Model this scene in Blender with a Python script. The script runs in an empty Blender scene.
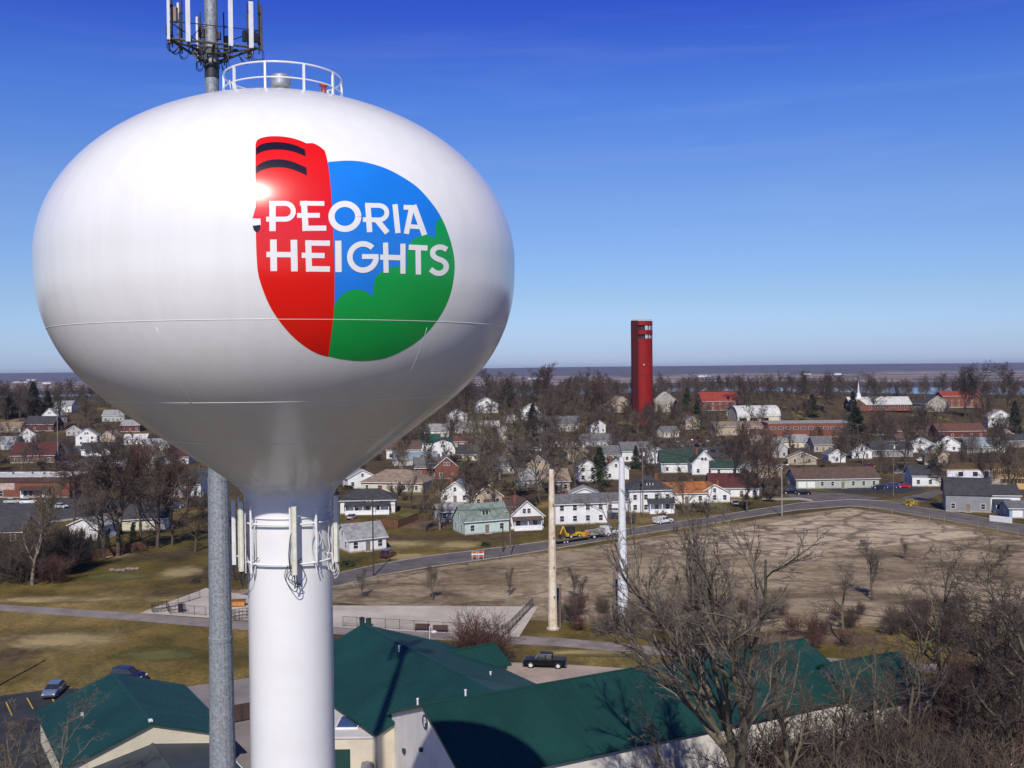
import bpy, bmesh, math, random
import numpy as np
from mathutils import Vector, Matrix
R = math.radians
sc = bpy.context.scene
COL = sc.collection
rnd = random.Random(7)

# ------------------------------------------------------------------ camera
F = 996.0; CAMZ = 40.0; EY = 367.5
PITCH = math.atan((384-EY)/F); ROLL = R(-0.62)
cd = bpy.data.cameras.new('camera'); cam = bpy.data.objects.new('camera', cd); COL.objects.link(cam)
cd.sensor_width = 36; cd.lens = 36*F/1024; cd.clip_start = 0.5; cd.clip_end = 60000
CM = Matrix.Translation((0, 0, CAMZ)) @ Matrix.Rotation(math.pi/2-PITCH, 4, 'X') @ Matrix.Rotation(ROLL, 4, 'Z')
cam.matrix_world = CM; sc.camera = cam
CR = CM.to_3x3(); CRI = CR.inverted()

def G(px, py, z=0.0):
    """the real ground (or height z) point seen at a place in the photograph"""
    d = CR @ Vector(((px-512)/F, (384-py)/F, -1)); t = (z-CAMZ)/d.z
    return Vector((d.x*t, d.y*t, z))
def ray(px, py):
    return (CR @ Vector(((px-512)/F, (384-py)/F, -1)))
def at(px, py, Y):
    d = ray(px, py); t = Y/d.y
    return Vector((d.x*t, Y, CAMZ+d.z*t))
def proj(p):
    q = CRI @ (Vector(p)-Vector((0, 0, CAMZ)))
    return (512+F*q.x/-q.z, 384-F*q.y/-q.z)
def ss(a, b, x):
    t = min(1, max(0, (x-a)/(b-a))); return t*t*(3-2*t)
def tz(x, y):
    """terrain height: town plateau, rise to the bluff edge, drop to the river valley, far bluff"""
    e = 60*math.sin(x/170.0)+40*math.sin(x/77.0+1)
    z = (16+3*math.sin(x/90.0))*ss(530, 770, y+e*0.3) - (76+3*math.sin(x/90.0))*ss(860, 1400, y+e)
    if y > 2000:
        b1 = 2750+150*math.sin(x/700.0)+90*math.sin(x/260.0); b2 = 4300+300*math.sin(x/1100.0+2)+140*math.sin(x/390.0)
        z -= 3.0*ss(b1-40, b1, y)*(1-ss(b2, b2+40, y))
        z += (93+4*math.sin(x/1900.0)+2.5*math.sin(x/700.0))*ss(11500, 15500, y+900*math.sin(x/2600.0))
    return z

# ------------------------------------------------------------------ materials
MATS = {}
def M(name, col, rough=0.8, var=0.12, scale=1.5, bump=0.0, bscale=8, metal=0.0, col2=None, wave=None, spec=0.5, coat=0.0, detail=6):
    """procedural material: base colour varied by noise (object space), optional bump and ribs"""
    if name in MATS: return MATS[name]
    m = bpy.data.materials.new(name); m.use_nodes = True; MATS[name] = m
    nt = m.node_tree; N = nt.nodes; L = nt.links
    b = N['Principled BSDF']; b.inputs['Roughness'].default_value = rough; b.inputs['Metallic'].default_value = metal
    b.inputs['Specular IOR Level'].default_value = spec
    if coat: b.inputs['Coat Weight'].default_value = coat; b.inputs['Coat Roughness'].default_value = 0.06
    tc = N.new('ShaderNodeTexCoord')
    n = N.new('ShaderNodeTexNoise'); n.inputs['Scale'].default_value = scale; n.inputs['Detail'].default_value = detail; n.inputs['Roughness'].default_value = 0.65
    L.new(tc.outputs['Object'], n.inputs['Vector'])
    mx = N.new('ShaderNodeMix'); mx.data_type = 'RGBA'
    c = col; c2 = col2 if col2 else tuple(max(0, v*(1-3*var)) for v in c)
    hi = tuple(min(1, v*(1+var)) for v in c)
    mx.inputs[6].default_value = (*c2, 1); mx.inputs[7].default_value = (*hi, 1)
    rp = N.new('ShaderNodeValToRGB'); rp.color_ramp.elements[0].position = 0.32; rp.color_ramp.elements[1].position = 0.62
    L.new(n.outputs['Fac'], rp.inputs['Fac']); L.new(rp.outputs['Color'], mx.inputs[0]); L.new(mx.outputs[2], b.inputs['Base Color'])
    h = None
    if bump:
        n2 = N.new('ShaderNodeTexNoise'); n2.inputs['Scale'].default_value = bscale; n2.inputs['Detail'].default_value = 5
        L.new(tc.outputs['Object'], n2.inputs['Vector'])
        bp = N.new('ShaderNodeBump'); bp.inputs['Strength'].default_value = bump; bp.inputs['Distance'].default_value = 0.1
        L.new(n2.outputs['Fac'], bp.inputs['Height']); h = bp
    if wave:   # (direction, scale, strength)
        w = N.new('ShaderNodeTexWave'); w.bands_direction = wave[0]; w.inputs['Scale'].default_value = wave[1]; w.wave_profile = 'SAW' if len(wave) > 3 else 'SIN'
        L.new(tc.outputs['Object'], w.inputs['Vector'])
        bp = N.new('ShaderNodeBump'); bp.inputs['Strength'].default_value = wave[2]; bp.inputs['Distance'].default_value = 0.05
        L.new(w.outputs['Fac'], bp.inputs['Height'])
        if h: L.new(h.outputs['Normal'], bp.inputs['Normal'])
        h = bp
    if h: L.new(h.outputs['Normal'], b.inputs['Normal'])
    return m

# ------------------------------------------------------------------ mesh helpers
class MB:
    def __init__(s): s.v = []; s.f = []; s.m = []; s.mi = 0; s.X = None
    def add(s, vs, fs):
        o = len(s.v)
        if s.X is not None: vs = [s.X @ Vector(v) for v in vs]
        s.v += [tuple(v) for v in vs]; s.f += [tuple(i+o for i in f) for f in fs]; s.m += [s.mi]*len(fs)
    def box(s, c, d, rz=0.0):
        x, y, z = d[0]/2, d[1]/2, d[2]/2; cr, sr = math.cos(rz), math.sin(rz); vs = []
        for sx, sy, sz in ((-1,-1,-1),(1,-1,-1),(1,1,-1),(-1,1,-1),(-1,-1,1),(1,-1,1),(1,1,1),(-1,1,1)):
            a, b = sx*x, sy*y; vs.append((c[0]+a*cr-b*sr, c[1]+a*sr+b*cr, c[2]+sz*z))
        s.add(vs, [(0,3,2,1),(4,5,6,7),(0,1,5,4),(1,2,6,5),(2,3,7,6),(3,0,4,7)])
    def bx(s, x0, x1, y0, y1, z0, z1): s.box(((x0+x1)/2,(y0+y1)/2,(z0+z1)/2),(x1-x0,y1-y0,z1-z0))
    def tube(s, pts, r, n=8, cap=True):
        pts = [Vector(p) for p in pts]; rs = r if isinstance(r, (list, tuple)) else [r]*len(pts)
        vs = []; fs = []; up = None
        for i, p in enumerate(pts):
            t = (pts[min(i+1, len(pts)-1)]-pts[max(i-1, 0)])
            if t.length < 1e-9: t = Vector((0,0,1))
            t.normalize()
            if up is None: up = Vector((0,0,1)) if abs(t.z) < 0.9 else Vector((1,0,0))
            a = t.cross(up); a.normalize(); b = t.cross(a); up = -b if False else up
            for k in range(n):
                an = 2*math.pi*k/n; vs.append(p+a*math.cos(an)*rs[i]+b*math.sin(an)*rs[i])
        for i in range(len(pts)-1):
            for k in range(n):
                k2 = (k+1) % n; fs.append((i*n+k, i*n+k2, (i+1)*n+k2, (i+1)*n+k))
        if cap: fs.append(tuple(range(n))); fs.append(tuple(reversed(range((len(pts)-1)*n, len(pts)*n))))
        s.add(vs, fs)
    def ring(s, c, rad, r, n=48, m=6):
        pts = [Vector((c[0]+rad*math.cos(2*math.pi*i/n), c[1]+rad*math.sin(2*math.pi*i/n), c[2])) for i in range(n)]
        vs = []; fs = []
        for i in range(n):
            a = 2*math.pi*i/n; e = Vector((math.cos(a), math.sin(a), 0))
            for k in range(m):
                b = 2*math.pi*k/m; vs.append(pts[i]+e*r*math.cos(b)+Vector((0,0,r*math.sin(b))))
        for i in range(n):
            for k in range(m): fs.append((i*m+k, i*m+(k+1)%m, ((i+1)%n)*m+(k+1)%m, ((i+1)%n)*m+k))
        s.add(vs, fs)
    def lathe(s, prof, n=48, c=(0,0), caps=True):
        vs = []; fs = []
        for r, z in prof:
            for k in range(n):
                a = 2*math.pi*k/n; vs.append((c[0]+r*math.cos(a), c[1]+r*math.sin(a), z))
        for i in range(len(prof)-1):
            for k in range(n): fs.append((i*n+k, i*n+(k+1)%n, (i+1)*n+(k+1)%n, (i+1)*n+k))
        if caps: fs.append(tuple(reversed(range(n)))); fs.append(tuple(range((len(prof)-1)*n, len(prof)*n)))
        s.add(vs, fs)
    def prism(s, poly, axis, a, b):
        """extrude a 2D polygon along an axis: 'x' -> poly is (y,z); 'y' -> (x,z); 'z' -> (x,y)"""
        n = len(poly)
        def P(p, t): return (t, p[0], p[1]) if axis == 'x' else ((p[0], t, p[1]) if axis == 'y' else (p[0], p[1], t))
        vs = [P(p, a) for p in poly]+[P(p, b) for p in poly]
        s.add(vs, [tuple(range(n)), tuple(reversed(range(n, 2*n)))]+[(i, i+n, (i+1)%n+n, (i+1)%n) for i in range(n)])
    def mesh(s, name, mats, smooth=False, recalc=True):
        me = bpy.data.meshes.new(name); me.from_pydata(s.v, [], s.f)
        for m in (mats if isinstance(mats, (list, tuple)) else [mats]): me.materials.append(m)
        if any(s.m): me.polygons.foreach_set('material_index', s.m)
        if recalc:
            bm = bmesh.new(); bm.from_mesh(me); bmesh.ops.recalc_face_normals(bm, faces=bm.faces); bm.to_mesh(me); bm.free()
        if smooth: me.polygons.foreach_set('use_smooth', [True]*len(me.polygons))
        me.update(); return me
    def build(s, name, mats, parent=None, smooth=False, recalc=True):
        return link(name, s.mesh(name, mats, smooth, recalc), parent)
def link(name, data, parent=None, loc=None, rz=None):
    o = bpy.data.objects.new(name, data); COL.objects.link(o)
    if parent is not None: o.parent = parent
    if loc is not None: o.location = loc
    if rz is not None: o.rotation_euler.z = rz
    return o
def tag(o, label=None, cat=None, group=None, kind=None):
    if label: o['label'] = label
    if cat: o['category'] = cat
    if group: o['group'] = group
    if kind: o['kind'] = kind
    return o
def thing(name, label, cat, loc=(0,0,0), rz=0.0, group=None):
    o = bpy.data.objects.new(name, None); COL.objects.link(o); o.location = loc; o.rotation_euler.z = rz
    o.empty_display_size = 0.3
    return tag(o, label, cat, group)
KIDS = {}
def copy_tree(o, parent=None):
    c = o.copy(); COL.objects.link(c); c.parent = parent
    for ch in list(o.children): copy_tree(ch, c)
    return c
def arc_smooth(me, ang=40):
    try: me.set_sharp_from_angle(angle=R(ang))
    except Exception: pass
    me.polygons.foreach_set('use_smooth', [True]*len(me.polygons))

# colours (linear, real-world)
white_paint = M('tank_white_paint', (0.79,0.79,0.795), 0.24, 0.012, 0.5, spec=0.55, coat=0.2, col2=(0.75,0.75,0.755))
galv = M('galvanised_steel', (0.30,0.33,0.36), 0.6, 0.16, 7, bump=0.1, bscale=20, metal=0.3)
dark_metal = M('dark_metal', (0.03,0.032,0.036), 0.5, 0.1, 5)
light_metal = M('light_metal', (0.62,0.63,0.64), 0.45, 0.08, 5)
antenna_white = M('antenna_white', (0.66,0.68,0.72), 0.4, 0.04, 3)
antenna_cream = M('antenna_cream', (0.68,0.67,0.56), 0.5, 0.06, 3)
cable_black = M('cable_black', (0.02,0.02,0.022), 0.6)
glass = M('window_glass', (0.03,0.035,0.045), 0.08, 0.2, 0.6, spec=0.7)
rubber = M('tyre_rubber', (0.02,0.02,0.02), 0.85)
trim_white = M('white_trim', (0.75,0.75,0.74), 0.6, 0.05, 2)
wood_pole = M('weathered_wood', (0.16,0.12,0.09), 0.9, 0.2, 4)
concrete = M('concrete', (0.42,0.38,0.33), 0.9, 0.12, 0.5, bump=0.15, bscale=4)

# ------------------------------------------------------------------ world and sun
AZ = 4.0; ELEV = 41.0        # shadows fall straight away from the camera, AZ degrees to the right
w = bpy.data.worlds.new('World'); sc.world = w; w.use_nodes = True
N = w.node_tree.nodes; L = w.node_tree.links; bg = N['Background']
sky = N.new('ShaderNodeTexSky'); sky.sky_type = 'NISHITA'; sky.sun_disc = False
sky.sun_elevation = R(ELEV); sky.sun_rotation = R(180+AZ); sky.altitude = 200; sky.air_density = 1.0; sky.dust_density = 0.5; sky.ozone_density = 4.0
hs = N.new('ShaderNodeHueSaturation'); hs.inputs['Saturation'].default_value = 1.2; hs.inputs['Value'].default_value = 1.0; hs.inputs['Hue'].default_value = 0.508
L.new(sky.outputs[0], hs.inputs['Color'])
tn = N.new('ShaderNodeMix'); tn.data_type = 'RGBA'; tn.blend_type = 'MULTIPLY'; tn.inputs[0].default_value = 1.0; L.new(hs.outputs[0], tn.inputs[6]); tn.inputs[7].default_value = (0.76,0.89,1.46,1)
# tint gradient of the sky dome by elevation: hazy pale near the horizon, deep blue higher up, unseen upper dome dimmed to cut ambient light
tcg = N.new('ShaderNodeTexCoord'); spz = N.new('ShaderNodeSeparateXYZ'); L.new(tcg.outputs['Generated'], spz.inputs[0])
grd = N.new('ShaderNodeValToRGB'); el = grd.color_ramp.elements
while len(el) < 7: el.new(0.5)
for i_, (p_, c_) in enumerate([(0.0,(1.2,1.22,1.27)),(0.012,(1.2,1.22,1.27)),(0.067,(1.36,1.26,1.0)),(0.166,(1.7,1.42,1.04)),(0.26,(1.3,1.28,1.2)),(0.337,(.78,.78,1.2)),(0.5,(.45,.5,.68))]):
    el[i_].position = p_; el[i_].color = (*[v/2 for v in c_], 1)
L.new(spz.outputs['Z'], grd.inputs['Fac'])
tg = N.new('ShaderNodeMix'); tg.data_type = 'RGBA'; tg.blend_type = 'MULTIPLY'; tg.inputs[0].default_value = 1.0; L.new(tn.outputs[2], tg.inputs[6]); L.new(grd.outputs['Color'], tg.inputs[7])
# thin high cirrus
tc = N.new('ShaderNodeTexCoord'); mp = N.new('ShaderNodeMapping'); mp.inputs['Scale'].default_value = (1.0, 1.6, 13.0); mp.inputs['Rotation'].default_value = (0, R(-4), 0)
L.new(tc.outputs['Generated'], mp.inputs['Vector'])
n1 = N.new('ShaderNodeTexNoise'); n1.inputs['Scale'].default_value = 2.2; n1.inputs['Detail'].default_value = 7; n1.inputs['Roughness'].default_value = 0.6; n1.inputs['Distortion'].default_value = 0.6
L.new(mp.outputs[0], n1.inputs['Vector'])
cr = N.new('ShaderNodeValToRGB'); cr.color_ramp.elements[0].position = 0.5; cr.color_ramp.elements[1].position = 0.85
L.new(n1.outputs['Fac'], cr.inputs['Fac'])
mu = N.new('ShaderNodeMath'); mu.operation = 'MULTIPLY'; mu.inputs[1].default_value = 0.07; L.new(cr.outputs['Color'], mu.inputs[0])
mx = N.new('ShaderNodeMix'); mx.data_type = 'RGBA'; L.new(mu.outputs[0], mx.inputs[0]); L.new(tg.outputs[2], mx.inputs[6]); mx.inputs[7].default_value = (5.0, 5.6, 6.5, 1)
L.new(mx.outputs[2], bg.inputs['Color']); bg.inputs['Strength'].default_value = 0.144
sl = bpy.data.lights.new('sun', 'SUN'); sl.energy = 4.3; sl.angle = R(0.55); sl.color = (1.0, 0.94, 0.84)
so = link('sun', sl); e = R(ELEV)
sd = Vector((math.sin(R(AZ))*math.cos(e), math.cos(R(AZ))*math.cos(e), -math.sin(e)))   # travel direction of the light
so.rotation_euler = sd.to_track_quat('-Z', 'Y').to_euler()
so.location = (0, -30, 90)
sc.view_settings.view_transform = 'Standard'; sc.view_settings.look = 'None'; sc.view_settings.gamma = 1.0; sc.view_settings.exposure = 0.0

sc.cycles.max_bounces = 5; sc.cycles.diffuse_bounces = 2; sc.cycles.glossy_bounces = 2; sc.cycles.volume_bounces = 0; sc.cycles.transmission_bounces = 2
# ------------------------------------------------------------------ ground, valley, river
def ground_material():
    m = bpy.data.materials.new('ground_cover'); m.use_nodes = True
    nt = m.node_tree; N = nt.nodes; L = nt.links; b = N['Principled BSDF']; b.inputs['Roughness'].default_value = 0.95; b.inputs['Specular IOR Level'].default_value = 0.15
    tc = N.new('ShaderNodeTexCoord')
    def noise(sc_, det=6, rough=0.6, scale=(1,1,1), off=(0,0,0)):
        mp = N.new('ShaderNodeMapping'); mp.inputs['Scale'].default_value = scale; mp.inputs['Location'].default_value = off; L.new(tc.outputs['Object'], mp.inputs['Vector'])
        n = N.new('ShaderNodeTexNoise'); n.inputs['Scale'].default_value = sc_; n.inputs['Detail'].default_value = det; n.inputs['Roughness'].default_value = rough
        L.new(mp.outputs[0], n.inputs['Vector']); return n.outputs['Fac']
    def ramp(f, pts):
        r = N.new('ShaderNodeValToRGB'); el = r.color_ramp.elements
        while len(el) < len(pts): el.new(0.5)
        for i, (p, c) in enumerate(pts): el[i].position = p; el[i].color = (*c, 1) if len(c) == 3 else c
        L.new(f, r.inputs['Fac']); return r.outputs['Color']
    def mix(f, a, c, bt='MIX'):
        x = N.new('ShaderNodeMix'); x.data_type = 'RGBA'; x.blend_type = bt
        if isinstance(f, float): x.inputs[0].default_value = f
        else: L.new(f, x.inputs[0])
        for i, q in ((6, a), (7, c)):
            if isinstance(q, tuple): x.inputs[i].default_value = (*q, 1)
            else: L.new(q, x.inputs[i])
        return x.outputs[2]
    big = ramp(noise(0.022, 5, 0.6), [(0.36, (0.085,0.070,0.019)), (0.5, (0.16,0.118,0.034)), (0.62, (0.28,0.205,0.080))])
    med = ramp(noise(0.16, 6, 0.7, (1, 0.6, 1)), [(0.33, (0.42,0.46,0.36)), (0.5, (0.8,0.8,0.72)), (0.68, (1.25,1.15,1.0))])
    fin = ramp(noise(1.7, 4, 0.75), [(0.3, (0.55,0.55,0.55)), (0.7, (1.3,1.3,1.3))])
    near = mix(1.0, mix(1.0, big, med, 'MULTIPLY'), fin, 'MULTIPLY')
    litter = ramp(noise(0.5, 5, 0.7, off=(40,3,0)), [(0.35, (0.035,0.025,0.018)), (0.65, (0.11,0.075,0.045))])
    near = mix(ramp(noise(0.03, 5, 0.65, off=(9,77,0)), [(0.52, (0,0,0)), (0.6, (0.85,0.85,0.85))]), near, litter)
    LIT = litter
    # valley floor and far bluff: wooded bottomland with tan fields
    woods = ramp(noise(0.004, 9, 0.75, (1,0.4,1)), [(0.35, (0.030,0.026,0.028)), (0.65, (0.085,0.066,0.058))])
    fld = ramp(noise(0.0009, 7, 0.62, (1.0,1.5,1), off=(300,0,0)), [(0.47, (0,0,0)), (0.49, (1,1,1)), (0.60, (1,1,1)), (0.64, (0,0,0))])
    fcol = ramp(noise(0.003, 3, 0.5), [(0.4, (0.36,0.27,0.18)), (0.6, (0.20,0.15,0.11))])
    sep = N.new('ShaderNodeSeparateXYZ'); L.new(tc.outputs['Object'], sep.inputs[0])
    def band(a, b_, c=None, d=None):
        x = N.new('ShaderNodeMapRange'); x.clamp = True; x.inputs[1].default_value = a; x.inputs[2].default_value = b_; L.new(sep.outputs['Y'], x.inputs[0])
        if c is None: return x.outputs[0]
        y = N.new('ShaderNodeMapRange'); y.clamp = True; y.inputs[1].default_value = c; y.inputs[2].default_value = d; y.inputs[3].default_value = 1; y.inputs[4].default_value = 0; L.new(sep.outputs['Y'], y.inputs[0])
        k = N.new('ShaderNodeMath'); k.operation = 'MULTIPLY'; L.new(x.outputs[0], k.inputs[0]); L.new(y.outputs[0], k.inputs[1]); return k.outputs[0]
    k = N.new('ShaderNodeMath'); k.operation = 'MULTIPLY'; L.new(fld, k.inputs[0]); L.new(band(5200, 5600, 10800, 11600), k.inputs[1])
    far = mix(k.outputs[0], woods, fcol)
    lk = N.new('ShaderNodeMath'); lk.operation = 'MULTIPLY'; L.new(ramp(noise(0.05, 6, 0.7, off=(55,7,0)), [(0.40, (0,0,0)), (0.5, (0.9,0.9,0.9))]), lk.inputs[0]); L.new(band(240, 330), lk.inputs[1])
    near = mix(lk.outputs[0], near, LIT)
    col = mix(band(760, 980), near, far)
    L.new(col, b.inputs['Base Color'])
    n2 = N.new('ShaderNodeTexNoise'); n2.inputs['Scale'].default_value = 1.2; n2.inputs['Detail'].default_value = 8; n2.inputs['Roughness'].default_value = 0.7; L.new(tc.outputs['Object'], n2.inputs['Vector'])
    bp = N.new('ShaderNodeBump'); bp.inputs['Strength'].default_value = 0.6; bp.inputs['Distance'].default_value = 0.35; L.new(n2.outputs['Fac'], bp.inputs['Height']); L.new(bp.outputs[0], b.inputs['Normal'])
    return m
ys = [-400,-200,-100,0,40,80,120,160,200,250,300,350,400,440,480]+list(range(500,1500,20))+list(range(1520,2600,90))+list(range(2620,4700,45))+list(range(4800,11000,400))+list(range(11200,16800,280))+[18000]
NX = 150
vs = []; fs = []
for y in ys:
    hw = 500+max(y, 0)*0.85
    for i in range(NX+1):
        x = hw*(2*i/NX-1); vs.append((x, y, tz(x, y)))
for j in range(len(ys)-1):
    for i in range(NX): a = j*(NX+1)+i; fs.append((a, a+1, a+NX+2, a+NX+1))
me = bpy.data.meshes.new('ground'); me.from_pydata(vs, [], fs); me.materials.append(ground_material()); me.polygons.foreach_set('use_smooth', [True]*len(fs))
tag(link('ground', me), kind='structure')
river_m = M('river_water', (0.10,0.16,0.24), 0.18, 0.1, 0.002, bump=0.1, bscale=0.05)
b = MB(); b.add([(-4200,2400,-60.9),(4200,2400,-60.9),(5200,5000,-60.9),(-5200,5000,-60.9)], [(0,1,2,3)]); tag(b.build('water', river_m, recalc=False), kind='structure')

# haze
hm = bpy.data.materials.new('haze_air'); hm.use_nodes = True; nt = hm.node_tree; nt.nodes.remove(nt.nodes['Principled BSDF'])
pv = nt.nodes.new('ShaderNodeVolumePrincipled'); pv.inputs['Color'].default_value = (0.60,0.68,1.0,1); pv.inputs['Density'].default_value = 0.000033; pv.inputs['Anisotropy'].default_value = 0.0
nt.links.new(pv.outputs[0], nt.nodes['Material Output'].inputs['Volume'])
b = MB(); b.bx(-17500, 17500, -600, 18500, -66, 74); hz = b.build('haze', hm); tag(hz, kind='stuff')

# ------------------------------------------------------------------ roads, paths, lots (sheets a few millimetres above each other)
asphalt = M('asphalt', (0.062,0.058,0.058), 0.9, 0.2, 0.35, bump=0.1, bscale=6)
old_asphalt = M('worn_asphalt', (0.125,0.108,0.100), 0.92, 0.15, 0.25, bump=0.1, bscale=6)
dark_asphalt = M('fresh_dark_asphalt', (0.028,0.030,0.034), 0.85, 0.2, 0.3)
path_m = M('worn_path', (0.235,0.20,0.18), 0.95, 0.12, 0.3, bump=0.1, bscale=5)
kerb_m = M('kerb_concrete', (0.36,0.33,0.29), 0.9, 0.1, 1)
pad_m = M('pale_pad_concrete', (0.50,0.44,0.37), 0.92, 0.06, 0.14, col2=(0.36,0.31,0.26))
lot_m = M('lot_concrete', (0.36,0.285,0.235), 0.92, 0.1, 0.2, col2=(0.27,0.215,0.18))
yard_m = M('grey_yard_paving', (0.235,0.205,0.195), 0.92, 0.1, 0.15)
def cracked_lot(nm, tones, mask=True):
    m = bpy.data.materials.new(nm); m.use_nodes = True
    nt = m.node_tree; N = nt.nodes; L = nt.links; b = N['Principled BSDF']; b.inputs['Roughness'].default_value = 0.95; b.inputs['Specular IOR Level'].default_value = 0.15
    tc = N.new('ShaderNodeTexCoord')
    nd = N.new('ShaderNodeTexNoise'); nd.inputs['Scale'].default_value = 0.2; nd.inputs['Detail'].default_value = 4; L.new(tc.outputs['Object'], nd.inputs['Vector'])
    ad = N.new('ShaderNodeVectorMath'); ad.operation = 'MULTIPLY_ADD'; L.new(nd.outputs['Color'], ad.inputs[0]); ad.inputs[1].default_value = (11,9,0); L.new(tc.outputs['Object'], ad.inputs[2])
    def vor(scale, off):
        mp = N.new('ShaderNodeMapping'); mp.inputs['Location'].default_value = off; mp.inputs['Rotation'].default_value = (0,0,0.35); mp.inputs['Scale'].default_value = (0.6,1,1); L.new(ad.outputs[0], mp.inputs['Vector'])
        v = N.new('ShaderNodeTexVoronoi'); v.feature = 'DISTANCE_TO_EDGE'; v.inputs['Scale'].default_value = scale; L.new(mp.outputs[0], v.inputs['Vector']); return v.outputs['Distance']
    def ramp(f, pts):
        r = N.new('ShaderNodeValToRGB'); el = r.color_ramp.elements
        while len(el) < len(pts): el.new(0.5)
        for i, (p, c) in enumerate(pts): el[i].position = p; el[i].color = (*c, 1)
        L.new(f, r.inputs['Fac']); return r.outputs['Color']
    def noise(s, d=5, sx=1, off=0):
        mp = N.new('ShaderNodeMapping'); mp.inputs['Scale'].default_value = (sx,1,1); mp.inputs['Location'].default_value = (off,off,0); L.new(tc.outputs['Object'], mp.inputs['Vector'])
        n = N.new('ShaderNodeTexNoise'); n.inputs['Scale'].default_value = s; n.inputs['Detail'].default_value = d; n.inputs['Roughness'].default_value = 0.7; L.new(mp.outputs[0], n.inputs['Vector']); return n.outputs['Fac']
    def mix(f, a, c, bt='MIX'):
        x = N.new('ShaderNodeMix'); x.data_type = 'RGBA'; x.blend_type = bt
        if isinstance(f, float): x.inputs[0].default_value = f
        else: L.new(f, x.inputs[0])
        for i, q in ((6, a), (7, c)):
            if isinstance(q, tuple): x.inputs[i].default_value = (*q, 1)
            else: L.new(q, x.inputs[i])
        return x.outputs[2]
    slab = ramp(noise(0.045, 6), tones)
    slab = mix(1.0, slab, ramp(noise(0.7, 4), [(0.3, (0.7,0.7,0.7)), (0.7, (1.15,1.15,1.15))]), 'MULTIPLY')
    weeds = (0.065,0.046,0.028)
    c1 = ramp(vor(0.10, (0,0,0)), [(0.02, (0.65,0.65,0.65)), (0.065, (0,0,0))])
    c2 = ramp(vor(0.19, (5,9,0)), [(0.03, (0.5,0.5,0.5)), (0.12, (0,0,0))])
    br = ramp(noise(0.05, 5, 1, 31), [(0.47, (0,0,0)), (0.56, (1,1,1))])
    if mask: c1 = mix(1.0, c1, br, 'MULTIPLY')
    c2 = mix(1.0, c2, ramp(noise(0.08, 5, 1, 55), [(0.4, (0,0,0)), (0.55, (1,1,1))]), 'MULTIPLY')
    pt = ramp(noise(0.05, 7, 0.4, 80), [(0.55 if mask else 0.72, (0,0,0)), (0.64 if mask else 0.8, (0.75,0.75,0.75))])
    col = mix(c1, slab, weeds); col = mix(c2, col, weeds); col = mix(pt, col, (0.095,0.068,0.038))
    L.new(col, b.inputs['Base Color']); return m
cracked = cracked_lot('cracked_old_slab', [(0.36, (0.20,0.148,0.090)), (0.48, (0.31,0.238,0.153)), (0.62, (0.40,0.318,0.212))])
pale_slab = cracked_lot('pale_old_slab', [(0.34, (0.36,0.28,0.185)), (0.5, (0.50,0.395,0.275)), (0.66, (0.57,0.46,0.33))], False)
def sheet(name, pts, z, mat, world=False):
    P = [(p if world else G(*p)) for p in pts]; b = MB(); b.add([(p[0], p[1], z) for p in P], [tuple(range(len(P)))])
    me = b.mesh(name, mat, recalc=False)
    if me.polygons[0].normal.z < 0: me.flip_normals()
    return tag(link(name, me), kind='structure')
def strip(name, left, right, z, mat, kerb=False):
    A = [G(*p) for p in left]; B_ = [G(*p) for p in right]; b = MB(); n = len(A)
    b.add([(p.x,p.y,z) for p in A]+[(p.x,p.y,z) for p in B_], [(i, i+1, n+i+1, n+i) for i in range(n-1)])
    me = b.mesh(name, mat); o = tag(link(name, me), kind='structure')
    if kerb:
        k = MB()
        for S in (A, B_):
            for i in range(n-1):
                d = S[i+1]-S[i]; c = (S[i]+S[i+1])/2; k.box((c.x, c.y, 0.06), (d.length+0.02, 0.16, 0.14), math.atan2(d.y, d.x))
        tag(k.build('kerb', kerb_m), kind='structure')
    return o
# open lot of old slabs
sheet('old_slab_lot', [(200,592),(335,583),(470,563),(600,545),(700,529),(780,516),(850,508),(905,516),(1030,538),(1150,556),(1150,640),(930,625),(700,634),(560,622),(345,603)], 0.004, cracked)
sheet('pale_slab', [(650,548),(700,536),(800,518),(850,510),(890,514),(975,531),(985,535),(820,553),(690,560)], 0.008, pale_slab)
# the road past the lot, with kerbs
strip('road', [(240,594),(330,575),(380,564),(430,556),(500,547.5),(560,539.5),(640,527),(700,518.5),(760,509),(800,503),(850,499.5),(885,501),(915,506.5),(960,513.5),(1018,524),(1110,542)],
      [(245,609),(330,588),(380,575.5),(430,567),(500,557.5),(560,547.8),(640,534.5),(700,525.5),(760,515.5),(800,509.8),(850,506),(880,508.6),(915,515),(960,522.5),(1018,533.5),(1110,553)], 0.012, old_asphalt, True)
sheet('side_road', [(783,491.5),(840,493),(882,498),(860,500.6),(812,502.6),(800,499),(790,497)], 0.016, old_asphalt)
sheet('cross_road', [(905,497),(935,490),(975,487),(975,490),(940,494.5),(915,504),(895,501.5)], 0.008, old_asphalt)
sheet('house_lot_asphalt', [(818,489),(880,484),(925,484),(925,490),(900,494),(845,492.5)], 0.012, dark_asphalt)
strip('sidewalk', [(760,498.5),(800,497.5),(812,499.5)], [(760,500.5),(800,500),(813,501.5)], 0.02, kerb_m)
strip('path', [(-60,600),(0,604.5),(120,612),(250,622),(340,627.5),(440,632),(560,638),(660,647),(860,660),(1080,672)],
      [(-60,606),(0,611),(120,619.5),(250,630.5),(340,634.5),(440,640),(560,646.5),(660,655.5),(860,669),(1080,683)], 0.012, path_m)
sheet('pad', [(140,613),(206,588),(250,596),(335,605.5),(538,606.5),(519,637),(503,636),(340,627.5),(250,621)], 0.016, pad_m)
sheet('car_park_near', [(-80,706),(62,688),(100,690),(40,900),(-160,900)], 0.008, dark_asphalt)
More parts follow.
